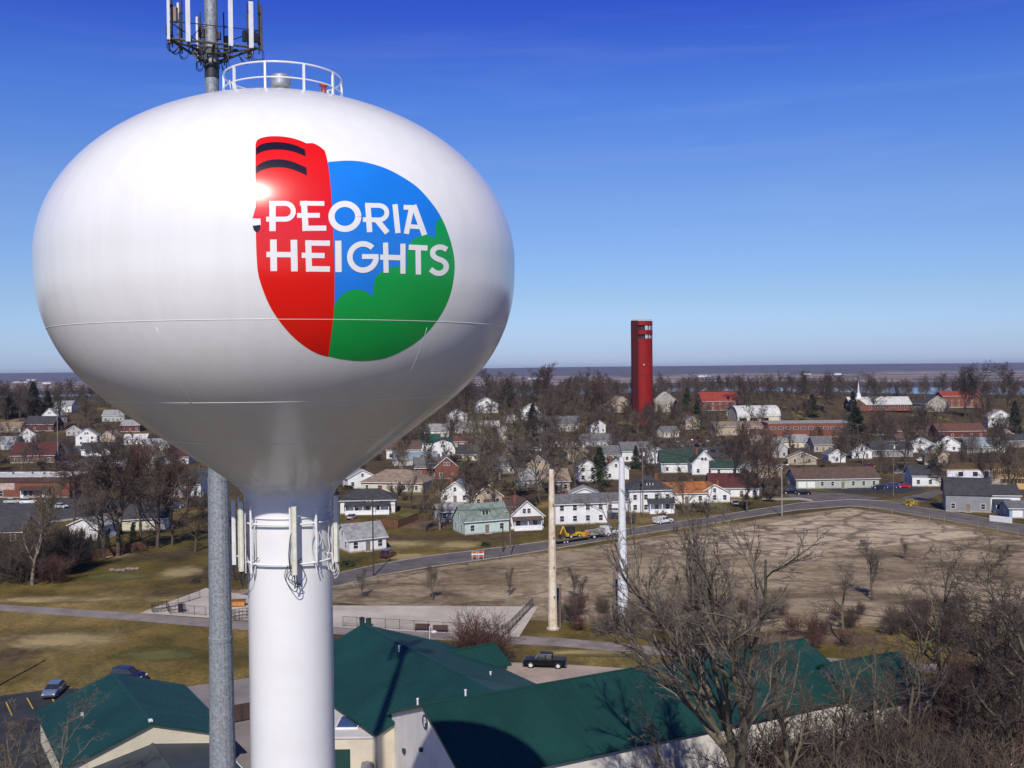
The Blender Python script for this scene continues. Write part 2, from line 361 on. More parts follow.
sheet('yard', [(170,689),(250,678),(350,671),(450,700),(450,1000),(60,1000),(60,760)], 0.012, yard_m)
sheet('lot', [(455,668),(500,662),(575,665),(640,669.5),(720,674),(700,700),(560,735),(400,720)], 0.008, lot_m)
yl = M('yellow_marking', (0.55,0.36,0.05), 0.8)
b = MB()
for p, q in (((6,702),(12,716)), ((27,698),(33,709)), ((50,694),(57,708)), ((-20,705),(-14,722))):
    a = G(*p); c = G(*q); d = c-a; m_ = (a+c)/2; b.box((m_.x, m_.y, 0.0145), (d.length, 0.14, 0.003), math.atan2(d.y, d.x))
tag(b.build('parking_marking', yl), kind='structure')
sheet('street', [(44,437),(60,436),(78,449),(118,462),(128,467),(70,470),(58,455)], 0.012, asphalt)
sheet('cross_street', [(60,462.5),(130,459.5),(200,457),(200,462),(130,466),(60,470)], 0.016, old_asphalt)
sheet('shop_car_park', [(-60,503),(0,500),(80,496.5),(112,497),(140,503),(112,512),(48,523),(-60,521)], 0.012, asphalt)
sheet('walk', [(0,525),(46,521.5),(82,517),(82,518.6),(46,523.8),(0,528)], 0.016, kerb_m)
sheet('car_lot', [(640,455),(662,440),(770,436),(778,447),(735,456),(690,458)], 0.012, asphalt)
def soft(name, c1, c2):
    m = M(name, c1, 0.95, 0.2, 0.1, col2=c2); nt = m.node_tree; N = nt.nodes; L = nt.links; b = N['Principled BSDF']; b.inputs['Specular IOR Level'].default_value = 0.15
    tc = N.new('ShaderNodeTexCoord'); sp = N.new('ShaderNodeVectorMath'); sp.operation = 'SUBTRACT'; L.new(tc.outputs['Generated'], sp.inputs[0]); sp.inputs[1].default_value = (.5,.5,0)
    fl = N.new('ShaderNodeVectorMath'); fl.operation = 'MULTIPLY'; L.new(sp.outputs[0], fl.inputs[0]); fl.inputs[1].default_value = (1,1,0)
    ln = N.new('ShaderNodeVectorMath'); ln.operation = 'LENGTH'; L.new(fl.outputs[0], ln.inputs[0])
    n = N.new('ShaderNodeTexNoise'); n.inputs['Scale'].default_value = 0.35; n.inputs['Detail'].default_value = 6; n.inputs['Roughness'].default_value = .75; L.new(tc.outputs['Object'], n.inputs['Vector'])
    a = N.new('ShaderNodeMath'); a.operation = 'MULTIPLY_ADD'; L.new(n.outputs['Fac'], a.inputs[0]); a.inputs[1].default_value = .55; L.new(ln.outputs['Value'], a.inputs[2])
    r = N.new('ShaderNodeMapRange'); r.clamp = True; r.inputs[1].default_value = .42; r.inputs[2].default_value = .62; L.new(a.outputs[0], r.inputs[0])
    t = N.new('ShaderNodeBsdfTransparent'); mx = N.new('ShaderNodeMixShader'); L.new(r.outputs[0], mx.inputs[0]); L.new(b.outputs[0], mx.inputs[1]); L.new(t.outputs[0], mx.inputs[2]); L.new(mx.outputs[0], N['Material Output'].inputs['Surface']); return m
dry = M('dry_lawn_unused', (0.26,0.20,0.095), 0.95, 0.2, 0.1, col2=(0.13,0.105,0.045))
dry = soft('dry_lawn', (0.30,0.23,0.11), (0.19,0.145,0.07)); green = soft('green_lawn', (0.12,0.115,0.038), (0.08,0.074,0.026)); bare = soft('bare_soil', (0.17,0.115,0.075), (0.10,0.07,0.045))
def blob(name, cx, cy, rx, ry, mat, z=0.004, seed=0):
    q = random.Random(seed); n = 26; ph = [q.uniform(0, 6.28) for _ in range(3)]
    pts = [(cx+rx*math.cos(a)*(1+0.18*math.sin(3*a+ph[0])+0.1*math.sin(7*a+ph[1])), cy+ry*math.sin(a)*(1+0.18*math.sin(2*a+ph[2])+0.1*math.sin(5*a+ph[0]))) for a in (2*math.pi*i/n for i in range(n))]
    sheet(name, pts, z, mat)
for i, (cx, cy, rx, ry, mt) in enumerate([(180,572,24,9,dry),(452,545,34,5,dry),(405,557,30,5,dry),(110,577,50,6,green),(700,506,38,5,green),(840,490,45,2.5,green),(740,500,14,3,dry),(600,531,26,3,green),
        (60,546,20,7,green),(90,474,14,5,dry),(108,556,36,4,dry),(345,512,16,6,green),(408,516,14,5,green),(900,487,18,3,green),(660,508,25,3,dry),(930,620,60,8,dry),(600,655,60,4,green),(960,500,30,3,green),(760,452,18,2,green),(300,650,60,9,dry),(60,640,70,10,dry),(150,655,60,8,green),(430,525,50,6,bare),(480,500,60,8,bare),(720,490,60,5,bare),(930,480,60,6,bare),(400,545,60,6,dry),(350,470,40,8,bare),(640,500,40,5,bare),(560,470,70,8,bare),(600,425,90,7,bare),(820,470,70,4,bare),(900,430,80,5,bare),(100,450,60,6,bare),(60,600,80,4,dry),(200,600,60,5,dry),(580,652,70,3,dry),(800,640,120,8,bare),(300,652,30,4,dry)]):
    blob('lawn', cx, cy, rx*1.25, ry*1.3, mt, 0.0025+0.00005*i, i)

# ------------------------------------------------------------------ the water tower
TX, TY = -8.43, 37.43; ZEQ = 43.98; TR = 8.58
wt = thing('water_tower', 'big white bulb-shaped water tower with red, blue and green town emblem', 'water tower', (TX, TY, 0))
low_z = [0,1,2,3,4,5,6,7,7.9,8.35,8.7,9.1,9.9]; low_r = [8.58,8.55,8.37,7.98,7.34,6.34,5.03,3.66,2.36,1.80,1.61,1.56,1.56]
def pchip(x, y, q):
    n = len(x); h = [x[i+1]-x[i] for i in range(n-1)]; d = [(y[i+1]-y[i])/h[i] for i in range(n-1)]
    m = [0.0]+[(2*d[i-1]*d[i]/(d[i-1]+d[i]) if d[i-1]*d[i] > 0 else 0) for i in range(1, n-1)]+[0.0]
    i = min(max(0, next((k for k in range(n-1) if q <= x[k+1]), n-2)), n-2); t = (q-x[i])/h[i]
    return (2*t**3-3*t*t+1)*y[i]+(t**3-2*t*t+t)*h[i]*m[i]+(-2*t**3+3*t*t)*y[i+1]+(t**3-t*t)*h[i]*m[i+1]
prof = []
for i in range(91):
    t = math.pi/2*i/90; prof.append((TR*max(0.0, math.sin(t))**(1/1.0)+0.0001*(i == 0), ZEQ+6.12*math.cos(t)))
raw = [(pchip(low_z, low_r, 9.9*i/120)) for i in range(121)]
for _ in range(16): raw = [raw[0]]+[raw[i]*0.5+(raw[i-1]+raw[i+1])*0.25 for i in range(1, 120)]+[raw[-1]]
prof += [(raw[i], ZEQ-9.9*i/120) for i in range(1, 121)]
tb = MB(); tb.lathe(prof, 256, caps=False)
tank_p = M('tank_shell_paint', (0.79,0.79,0.795), 0.24, 0.0, 0.5, spec=0.55, coat=0.2, col2=(0.79,0.79,0.795))
nt = tank_p.node_tree; N = nt.nodes; L = nt.links; b_ = N['Principled BSDF']
tcx = N.new('ShaderNodeTexCoord'); mpx = N.new('ShaderNodeMapping'); mpx.inputs['Scale'].default_value = (1.6,1.6,.10); L.new(tcx.outputs['Object'], mpx.inputs['Vector'])
nx = N.new('ShaderNodeTexNoise'); nx.inputs['Scale'].default_value = 1.0; nx.inputs['Detail'].default_value = 7; nx.inputs['Roughness'].default_value = .7; L.new(mpx.outputs[0], nx.inputs['Vector'])
rx = N.new('ShaderNodeValToRGB'); rx.color_ramp.elements[0].position = .35; rx.color_ramp.elements[0].color = (.76,.76,.755,1); rx.color_ramp.elements[1].position = .58; rx.color_ramp.elements[1].color = (.80,.80,.805,1)
L.new(nx.outputs['Fac'], rx.inputs['Fac']); L.new(rx.outputs['Color'], b_.inputs['Base Color'])
n3 = N.new('ShaderNodeTexNoise'); n3.inputs['Scale'].default_value = .55; n3.inputs['Detail'].default_value = 3; L.new(tcx.outputs['Object'], n3.inputs['Vector'])
bx_ = N.new('ShaderNodeBump'); bx_.inputs['Strength'].default_value = .12; bx_.inputs['Distance'].default_value = .05; L.new(n3.outputs['Fac'], bx_.inputs['Height']); L.new(bx_.outputs[0], b_.inputs['Normal'])
tank_me = tb.mesh('tank', tank_p, True); tank = link('tank', tank_me, wt)
tb = MB(); tb.lathe([(1.56, ZEQ-9.9), (1.56, 30), (1.56, 20), (1.57, 4), (2.4, 0.0)], 96, caps=False); tb.build('shaft', white_paint, wt, True)
seam_m = M('weld_seam', (0.78,0.78,0.78), 0.3, 0.02)
def rad_at(z):
    for i in range(len(prof)-1):
        if prof[i][1] >= z >= prof[i+1][1]:
            t = (prof[i][1]-z)/(prof[i][1]-prof[i+1][1]+1e-9); return prof[i][0]+t*(prof[i+1][0]-prof[i][0])
    return 1.56
for z in (41.5, 39.0, 37.55, 35.85):
    b = MB(); b.ring((0,0,z), rad_at(z)-0.006, 0.015, 192, 6); b.build('weld_seam', seam_m, wt, True)
for k in range(6):
    a = R(15+60*k); b = MB(); b.tube([((rad_at(z)-.004)*math.cos(a), (rad_at(z)-.004)*math.sin(a), z) for z in [41.3-.25*i for i in range(22)]], 0.011, 5); b.build('weld_seam', seam_m, wt, True)
# rail, vent and beacon on the crown
zr = 49.72; RR = 2.15
b = MB(); b.ring((0,0,zr+1.16), RR, 0.034, 72, 8); b.build('top_rail', white_paint, wt, True)
b = MB(); b.ring((0,0,zr+0.62), RR, 0.027, 72, 8); b.build('mid_rail', white_paint, wt, True)
for k in range(10):
    a = R(14+36*k); b = MB(); b.box((RR*math.cos(a), RR*math.sin(a), zr+0.56), (0.075, 0.075, 1.22), a)
    b.build('post', white_paint, wt)
b = MB(); b.lathe([(0.16,49.9),(0.16,50.62),(0.0001,50.62)], 24, (-0.12,0.1)); v = b.build('vent', light_metal, wt, False)
b = MB(); b.lathe([(0.0001,50.6),(0.36,50.6),(0.38,50.68),(0.38,51.0),(0.3,51.06),(0.0001,51.08)], 32, (-0.12,0.1), False); b.build('cap', M('vent_cap_steel', (0.5,0.5,0.5), 0.4, 0.1, 4, metal=0.6), v, False)
b = MB(); b.tube([(1.45,0.3,49.7),(1.45,0.3,50.45)], 0.03); bc = b.build('beacon', light_metal, wt)
b = MB(); b.lathe([(0.0001,50.3),(0.15,50.3),(0.15,50.36),(0.1,50.4),(0.1,50.66),(0.18,50.7),(0.16,50.76),(0.0001,50.78)], 20, (1.45,0.3), False); b.build('lamp', M('beacon_red', (0.35,0.06,0.05), 0.4), bc, True)
b = MB(); b.box((-1.5,-0.9,49.86), (0.7,0.7,0.35)); b.build('hatch', white_paint, wt)
b = MB()
for s_ in (-0.2, 0.2): b.tube([(-1.75,-0.2+s_,49.5),(-1.9,-0.2+s_,50.75)], 0.02)
b.build('ladder_rail', white_paint, wt)

# painted emblem, laid on the tank's own surface
from mathutils.bvhtree import BVHTree
from mathutils.geometry import tessellate_polygon
bmt = bmesh.new(); bmt.from_mesh(tank_me); bmt.transform(Matrix.Translation((TX, TY, 0))); bvh = BVHTree.FromBMesh(bmt); bmt.free()
def on_tank(px, py, off):
    d = ray(px, py).normalized(); h, n, i, t = bvh.ray_cast(Vector((0,0,CAMZ)), d)
    z = h.z; dr = Vector((h.x-TX, h.y-TY, 0)); r = dr.length; dr.normalize()
    s = (rad_at(z+0.08)-rad_at(z-0.08))/0.16; nn = Vector((dr.x, dr.y, -s)).normalized()
    return h+nn*off-Vector((TX, TY, 0))
def decal(name, poly, off, mat, parent, cell=4.0):
    tr = tessellate_polygon([[Vector((p[0], p[1], 0)) for p in poly]])
    bm = bmesh.new(); V = [bm.verts.new((p[0], p[1], 0)) for p in poly]
    for t in tr:
        try: bm.faces.new([V[i] for i in t])
        except ValueError: pass
    xs = [p[0] for p in poly]; ys_ = [p[1] for p in poly]
    x = math.floor(min(xs)/cell)*cell
    while x < max(xs):
        bmesh.ops.bisect_plane(bm, geom=bm.verts[:]+bm.edges[:]+bm.faces[:], plane_co=(x,0,0), plane_no=(1,0,0)); x += cell
    y = math.floor(min(ys_)/cell)*cell
    while y < max(ys_):
        bmesh.ops.bisect_plane(bm, geom=bm.verts[:]+bm.edges[:]+bm.faces[:], plane_co=(0,y,0), plane_no=(0,1,0)); y += cell
    for v in bm.verts: v.co = on_tank(v.co.x, v.co.y, off)
    bm.normal_update()
    me = bpy.data.meshes.new(name); bm.to_mesh(me); bm.free(); me.materials.append(mat)
    c = sum((p.normal for p in me.polygons), Vector())
    if c.y > 0: me.flip_normals()
    me.polygons.foreach_set('use_smooth', [True]*len(me.polygons))
    return link(name, me, parent)
def paint(n, c): return M(n, c, 0.24, 0.02, 0.6, spec=0.55, coat=0.2)
red_p = paint('emblem_red', (0.72,0.008,0.006)); blue_p = paint('emblem_blue', (0.012,0.20,0.74)); green_p = paint('emblem_green', (0.004,0.34,0.065)); black_p = paint('emblem_black', (0.012,0.008,0.02)); white_p = paint('emblem_white', (0.8,0.8,0.8))
def Z2(pts): return [(220+x/2.954, 120+y/2.954) for x, y in pts]
def smoothp(pts, n=5):
    out = []; m = len(pts)
    for i in range(m-1):
        p0, p1, p2, p3 = pts[max(i-1,0)], pts[i], pts[i+1], pts[min(i+2,m-1)]
        for k in range(n):
            t = k/n; out.append(tuple(0.5*((2*p1[j])+(-p0[j]+p2[j])*t+(2*p0[j]-5*p1[j]+4*p2[j]-p3[j])*t*t+(-p0[j]+3*p1[j]-3*p2[j]+p3[j])*t**3) for j in (0, 1)))
    out.append(pts[-1]); return out
emb = decal('emblem', Z2(smoothp([(318,125),(330,123),(380,120),(430,125),(490,143),(545,172),(590,205),(640,265),(670,325),(688,385),(693,440),(682,510),(655,572),(610,630),(560,670),(490,703),(420,712),(360,707),(320,698)])+smoothp([(320,698),(325,660),(333,600),(337,549),(338,480),(337,400),(333,300),(327,200),(318,127)])[1:]), 0.002, blue_p, wt)
decal('emblem_green_field', Z2(smoothp([(320,698),(325,660),(333,600),(337,551)])+smoothp([(339,549),(350,528),(372,509),(400,500),(430,506),(452,523)])[1:]+smoothp([(452,521),(453,495),(460,466),(478,447),(503,436),(530,433),(551,438)])+smoothp([(552,436),(551,400),(556,372),(574,351),(600,341),(622,342),(636,348)])[1:]+smoothp([(637,346),(636,318),(643,296),(656,291)])+smoothp([(656,293),(670,325),(688,385),(693,440),(682,510),(655,572),(610,630),(560,670),(490,703),(420,712),(360,707),(320.5,698.2)])[1:]), 0.0035, green_p, emb)
decal('emblem_red_field', Z2(smoothp([(105,72),(112,58),(135,50),(165,48),(200,51),(235,60),(255,69)])+smoothp([(256,69),(275,69),(292,77),(309,90)])[1:]+smoothp([(310,92),(318,125),(327,200),(333,300),(337,400),(338,480),(337,549),(333,600),(325,660),(320,699)])[1:]+smoothp([(319,699),(290,691),(255,672),(215,640),(180,600),(150,555),(128,505),(113,455),(108,400),(106,330),(105,200),(105,76)])), 0.005, red_p, emb)
def ZC(pts): return [(245+x/6.98, 125+y/6.98) for x, y in pts]
decal('emblem_stripe', ZC(smoothp([(77,162),(110,137),(160,124),(230,120),(300,128),(360,145),(418,172)])+smoothp([(424,220),(360,195),(300,179),(230,172),(160,177),(110,191),(77,210)])), 0.0065, black_p, emb)
decal('emblem_stripe', ZC(smoothp([(77,292),(110,268),(160,248),(230,240),(300,248),(360,268),(428,298)])+smoothp([(434,355),(380,330),(320,308),(260,297),(190,298),(120,315),(77,342)])), 0.0065, black_p, emb)
def ZA(pts): return [(245+x/6.98, 190+y/6.98) for x, y in pts]
def ZB(pts): return [(345+x/6.4, 190+y/6.4) for x, y in pts]
decal('emblem_mark', ZA([(72,128),(77,128),(77,196),(52,200)]), 0.0045, red_p, emb)
decal('emblem_mark', ZA([(47,212),(62,200),(108,200),(110,246),(52,250)]), 0.006, white_p, emb)
decal('emblem_mark', ZA([(53,250),(106,243),(108,268),(94,292),(80,298),(62,280)]), 0.007, black_p, emb)
letters = link('lettering', None, emb)
LO = [0.0075]
def stroke(name, pts, wd, conv, parent):
    n = len(pts); l = []; r = []
    for i in range(n):
        a = Vector(pts[max(i-1,0)]); c = Vector(pts[min(i+1,n-1)]); d = (c-a).normalized(); nn = Vector((-d.y, d.x))
        if 0 < i < n-1:
            d1 = (Vector(pts[i])-a).normalized(); k = 1/max(0.5, d1.dot(d))
        else: k = 1
        p = Vector(pts[i]); l.append(tuple(p+nn*wd/2*k)); r.append(tuple(p-nn*wd/2*k))
    LO[0] += 0.0003
    return decal(name, conv(l+r[::-1]), LO[0], white_p, parent, 5.0)
def arcp(cx, cy, rx, ry, a0, a1, n=22): return [(cx+rx*math.cos(R(a0+(a1-a0)*i/n)), cy+ry*math.sin(R(a0+(a1-a0)*i/n))) for i in range(n+1)]
glyphs = [
 ('letter_p', ZA, [([(192,77),(192,287)],44), ([(171,94)]+arcp(280,149,57,55,-90,90)+[(148,204)],34)]),
 ('letter_e', ZA, [([(410,77),(424,286)],42), ([(384,93),(553,95)],32), ([(364,178),(522,177)],33), ([(400,268),(567,266)],36)]),
 ('letter_o', lambda p: p, [(arcp(344.8,216.5,13.35,12.5,0,360,44),6.1)]),
 ('letter_r', ZB, [([(145,84),(157,270)],35), ([(128,98)]+arcp(215,146,52,46,-88,88)+[(114,190)],30), ([(206,196),(270,274)],36)]),
 ('letter_i', ZB, [([(319,92),(338,276)],34)]),
 ('letter_a', ZB, [([(374,111),(446,113)],30), ([(438,98),(508,289)],36), ([(424,118),(391,281)],33), ([(398,233),(486,238)],27)]),
 ('letter_h', ZA, [([(198,346),(201,566)],46), ([(341,348),(345,568)],46), ([(150,450),(342,452)],37)]),
 ('letter_e', ZA, [([(441,351),(447,570)],42), ([(420,370),(592,372)],37), ([(396,456),(555,458)],36), ([(428,550),(592,552)],38)]),
 ('letter_i', ZA, [([(650,354),(652,573)],44)]),
 ('letter_g', ZB, [(arcp(114,429,84,84,-44,-360,40),35), ([(108,426),(213,426)],31)]),
 ('letter_h', ZB, [([(258,337),(262,530)],33), ([(369,344),(369,536)],33), ([(224,430),(369,434)],34)]),
 ('letter_t', ZB, [([(406,366),(526,372)],34), ([(466,374),(468,541)],34)]),
 ('letter_s', ZB, [(smoothp([(650,382),(622,368),(588,368),(562,388),(562,418),(585,438),(620,452),(643,475),(643,506),(618,530),(582,531),(545,508)]),34)]),
]
for nm, cv, st in glyphs:
    g = None
    for pts, wd in st: stroke(nm, pts, wd, cv, letters)

# antennas round the shaft
def ring_part(z, r, t): 
    b = MB(); b.ring((0,0,z), r, t, 64, 8); return b.build('antenna_ring', white_paint, wt, True)
ring_part(34.42, 1.72, 0.035); ring_part(32.98, 1.72, 0.035); ring_part(34.62, 1.60, 0.02)
def cable(pts, r=0.018): 
    b = MB(); b.tube(smooth3(pts), r, 5); return b
def smooth3(pts, n=5):
    out = []; m = len(pts)
    for i in range(m-1):
        p0, p1, p2, p3 = [Vector(q) for q in (pts[max(i-1,0)], pts[i], pts[i+1], pts[min(i+2,m-1)])]
        for k in range(n):
            t = k/n; out.append(0.5*((2*p1)+(-p0+p2)*t+(2*p0-5*p1+4*p2-p3)*t*t+(-p0+3*p1-3*p2+p3)*t**3))
    out.append(Vector(pts[-1])); return out
def shaft_antenna(azd, top, bot, wdt=0.2, dep=0.13, mat=antenna_cream, rr=2.02):
    a = R(azd); e = Vector((math.sin(a), -math.cos(a), 0)); t = Vector((math.cos(a), math.sin(a), 0))
    p = e*rr; b = MB()
    prof_ = [(-wdt/2, 0.0), (wdt/2, 0.0), (wdt/2, dep*0.5), (wdt*0.3, dep), (-wdt*0.3, dep), (-wdt/2, dep*0.5)]
    vs_ = []
    for z in (bot, top):
        for x, y in prof_: q = p+t*x+e*y; vs_.append((q.x, q.y, z))
    n = 6; b.add(vs_, [tuple(range(n)), tuple(range(2*n-1, n-1, -1))]+[(i, (i+1)%n, (i+1)%n+n, i+n) for i in range(n)])
    o = b.build('panel_antenna', mat, wt)
    pp = e*(rr-0.12); b = MB(); b.tube([(pp.x,pp.y,bot-0.1),(pp.x,pp.y,top+0.15)], 0.035)
    for z in (bot+0.3, top-0.45):
        q = e*(rr-0.02); b.tube([e*1.58+Vector((0,0,z)), q+Vector((0,0,z))], 0.03)
    b.build('mount', light_metal, o)
    q0 = random.Random(int(azd*7)); b = MB()
    for k in range(3):
        s_ = t*(0.05*(k-1)); z0 = bot
        pts = [p+s_+e*0.05+Vector((0,0,z0)), p+s_*2+e*0.08+Vector((0,0,z0-0.25-0.08*k)), p+t*q0.uniform(-.25,.25)-e*0.1+Vector((0,0,z0-0.38-0.12*k)), e*1.7+t*q0.uniform(-.4,.4)+Vector((0,0,z0-0.1)), e*1.62+t*q0.uniform(-.5,.5)+Vector((0,0,z0+0.5))]
        b.tube(smooth3(pts), 0.016, 5)
    b.tube(smooth3([p-t*0.12+Vector((0,0,bot-.05)), p-t*0.2+Vector((0,0,bot+0.6)), p-t*0.16+Vector((0,0,bot+1.2)), p-t*0.1+Vector((0,0,bot+1.5))]), 0.02, 5)
    b.build('cable', cable_black if azd < 50 else light_metal, o)
shaft_antenna(17, 35.12, 32.68)
shaft_antenna(-46, 35.25, 32.72, 0.2, rr=1.98)
shaft_antenna(-66, 35.2, 32.85, 0.16, mat=antenna_white, rr=2.0)
shaft_antenna(68, 35.35, 32.9, 0.2, rr=1.98)
shaft_antenna(150, 35.2, 32.8)
for azd, top, bot in ((-35,35.1,32.65),(13,35.25,33.0),(43,35.0,33.0),(74,35.2,33.0),(84,35.1,32.9),(-57,35,32.9)):
    a = R(azd); q = Vector((math.sin(a)*1.86, -math.cos(a)*1.86, 0)); b = MB(); b.tube([(q.x,q.y,bot),(q.x,q.y,top)], 0.04)
    for z in (34.42, 32.98): b.tube([(q.x,q.y,z),(q.x*0.84,q.y*0.84,z)], 0.025)
    b.build('mount_pipe', white_paint, wt)
for azd in (-48, -36, 64, 72, 50, 44):
    a = R(azd); q0 = random.Random(azd); e = Vector((math.sin(a), -math.cos(a), 0)); b = MB(); zz = 34.6
    pts = []
    while zz > 32.3: pts.append(e*(1.66+q0.uniform(0,.12))+Vector((q0.uniform(-.09,.09), 0, zz))); zz -= 0.4
    b.tube(smooth3(pts), 0.02, 5); b.build('cable', light_metal, wt)

# ------------------------------------------------------------------ galvanised monopole with antenna platform
MX, MY = -16.6, 56.0
mp_ = thing('monopole_mast', 'tall tapering grey galvanised mast carrying an antenna platform behind the water tower', 'mast', (MX, MY, 0))
b = MB(); b.lathe([(0.86,0),(0.71,19),(0.64,25),(0.63,25.02),(0.59,31.5),(0.575,34),(0.555,34.02),(0.445,48),(0.37,54),(0.37,57),(0.36,57.01),(0.35,66)], 18); b.build('pole', galv, mp_, False)
for z in (25, 34.05, 46):
    b = MB(); b.lathe([(0.665-(z-25)*0.008,z-0.25),(0.67-(z-25)*0.008,z),(0.63-(z-25)*0.008,z+0.02)], 18, caps=False); b.build('slip_joint', galv, mp_)
b = MB(); b.lathe([(0.385,56.35),(0.395,56.4),(0.395,57.15),(0.38,57.2)], 24, caps=False); b.build('dark_band', dark_metal, mp_)
PZ = 57.9; yaw = R(21)
def rot2(x, y):
    x += 0.05
    return (x*math.cos(yaw)-y*math.sin(yaw), x*math.sin(yaw)+y*math.cos(yaw))
S = 4.75; hh = S/math.sqrt(3)/2
cor = [rot2(-S/2, -hh), rot2(S/2, -hh), rot2(0, 2*hh)]
steel = M('platform_steel', (0.09,0.095,0.10), 0.6, 0.2, 6)
b = MB()
for i in range(3):
    a, c = cor[i], cor[(i+1)%3]; mid = ((a[0]+c[0])/2, (a[1]+c[1])/2)
    b.tube([(a[0],a[1],PZ),(c[0],c[1],PZ)], 0.07, 6)
    b.tube([(mid[0],mid[1],PZ-0.02),(0,0,PZ-0.25)], 0.08, 6); b.tube([(mid[0],mid[1],PZ-0.02),(0,0,PZ-0.95)], 0.05, 6)
    b.tube([(a[0]*.55,a[1]*.55,PZ-.05),(c[0]*.55,c[1]*.55,PZ-.05)], 0.05, 6)
    b.tube([(a[0],a[1],PZ-0.03),(0,0,PZ-0.2)], 0.06, 6)
b.lathe([(0.37,PZ-0.98),(0.44,PZ-0.95),(0.44,PZ-0.82),(0.37,PZ-0.8)], 20, caps=False); b.lathe([(0.36,PZ-0.3),(0.47,PZ-0.28),(0.47,PZ+0.02),(0.36,PZ+0.05)], 20, caps=False)
b.build('platform', steel, mp_)
b = MB()
for i in range(3):
    a, c = cor[i], cor[(i+1)%3]
    b.tube([(a[0],a[1],PZ+0.95),(c[0],c[1],PZ+0.95)], 0.028, 6)
b.build('platform_rail', dark_metal, mp_)
q0 = random.Random(3)
for i in range(3):
    a, c = Vector(cor[i]), Vector(cor[(i+1)%3]); d = (c-a).normalized(); nn = Vector((d.y, -d.x))
    for k, t in enumerate((0.0, 0.21, 0.68, 0.91)):
        p = a+(c-a)*t; b = MB(); wd = 0.24 if k else 0.15
        hgt = 2.55 if not (i == 1 and k == 2) else 1.5; ang = math.atan2(d.y, d.x)
        q = p+nn*0.16; b.box((q.x, q.y, PZ-0.12+hgt/2), (wd, 0.12, hgt), ang)
        po = b.build('panel_antenna', antenna_white if (i != 1 or k % 2) else M('antenna_grey', (0.12,0.12,0.13), 0.5), mp_)
        b = MB(); b.tube([(p.x,p.y,PZ-0.35),(p.x,p.y,PZ+2.7)], 0.04, 8)
        for z in (PZ+.25, PZ+1.9): b.box((p.x+nn.x*.06, p.y+nn.y*.06, z), (0.12,0.2,0.1), ang)
        b.build('mount', dark_metal, po)
        if k in (1, 3, 0):
            b = MB(); b.box((p.x-nn.x*0.2, p.y-nn.y*0.2, PZ+0.5+0.3*k), (0.25,0.18,0.5+.1*k), ang); b.build('radio_unit', dark_metal if k != 3 else M('radio_tan', (0.3,0.2,0.15), 0.6), po)
        b = MB()
        for j in range(3):
            o_ = Vector((q0.uniform(-.12,.12), q0.uniform(-.1,.1)))
            b.tube(smooth3([(q.x+o_.x,q.y+o_.y,PZ-0.1),(q.x+o_.x,q.y+o_.y,PZ-0.42-q0.uniform(0,.2)),(p.x*.9,p.y*.9,PZ-0.55-q0.uniform(0,.2)),(p.x*.75,p.y*.75,PZ-0.25)]), 0.017, 5)
        b.build('cable', cable_black, po)
b = MB()
for k in range(7):
    a = q0.uniform(0, 6.28); p = Vector((math.cos(a), math.sin(a))); r1 = q0.uniform(.7,1.5)
    b.tube(smooth3([(p.x*.42,p.y*.42,PZ+1.2),(p.x*.7,p.y*.7,PZ+0.9+q0.uniform(0,.4)),(p.x*r1,p.y*r1,PZ+0.1),(p.x*.9,p.y*.9,PZ-0.6),(p.x*.4,p.y*.4,PZ-1.1)]), 0.022, 5)
b.build('cable_bundle', cable_black, mp_)
for c_, d_ in (((-.45,-.25,PZ+.9),(.3,.25,.5)), ((.45,-.2,PZ+.75),(.25,.25,.4)), ((-.2,-.5,PZ-.5),(.25,.2,.35))): b = MB(); b.box(c_, d_); b.build('junction_box', dark_metal, mp_)
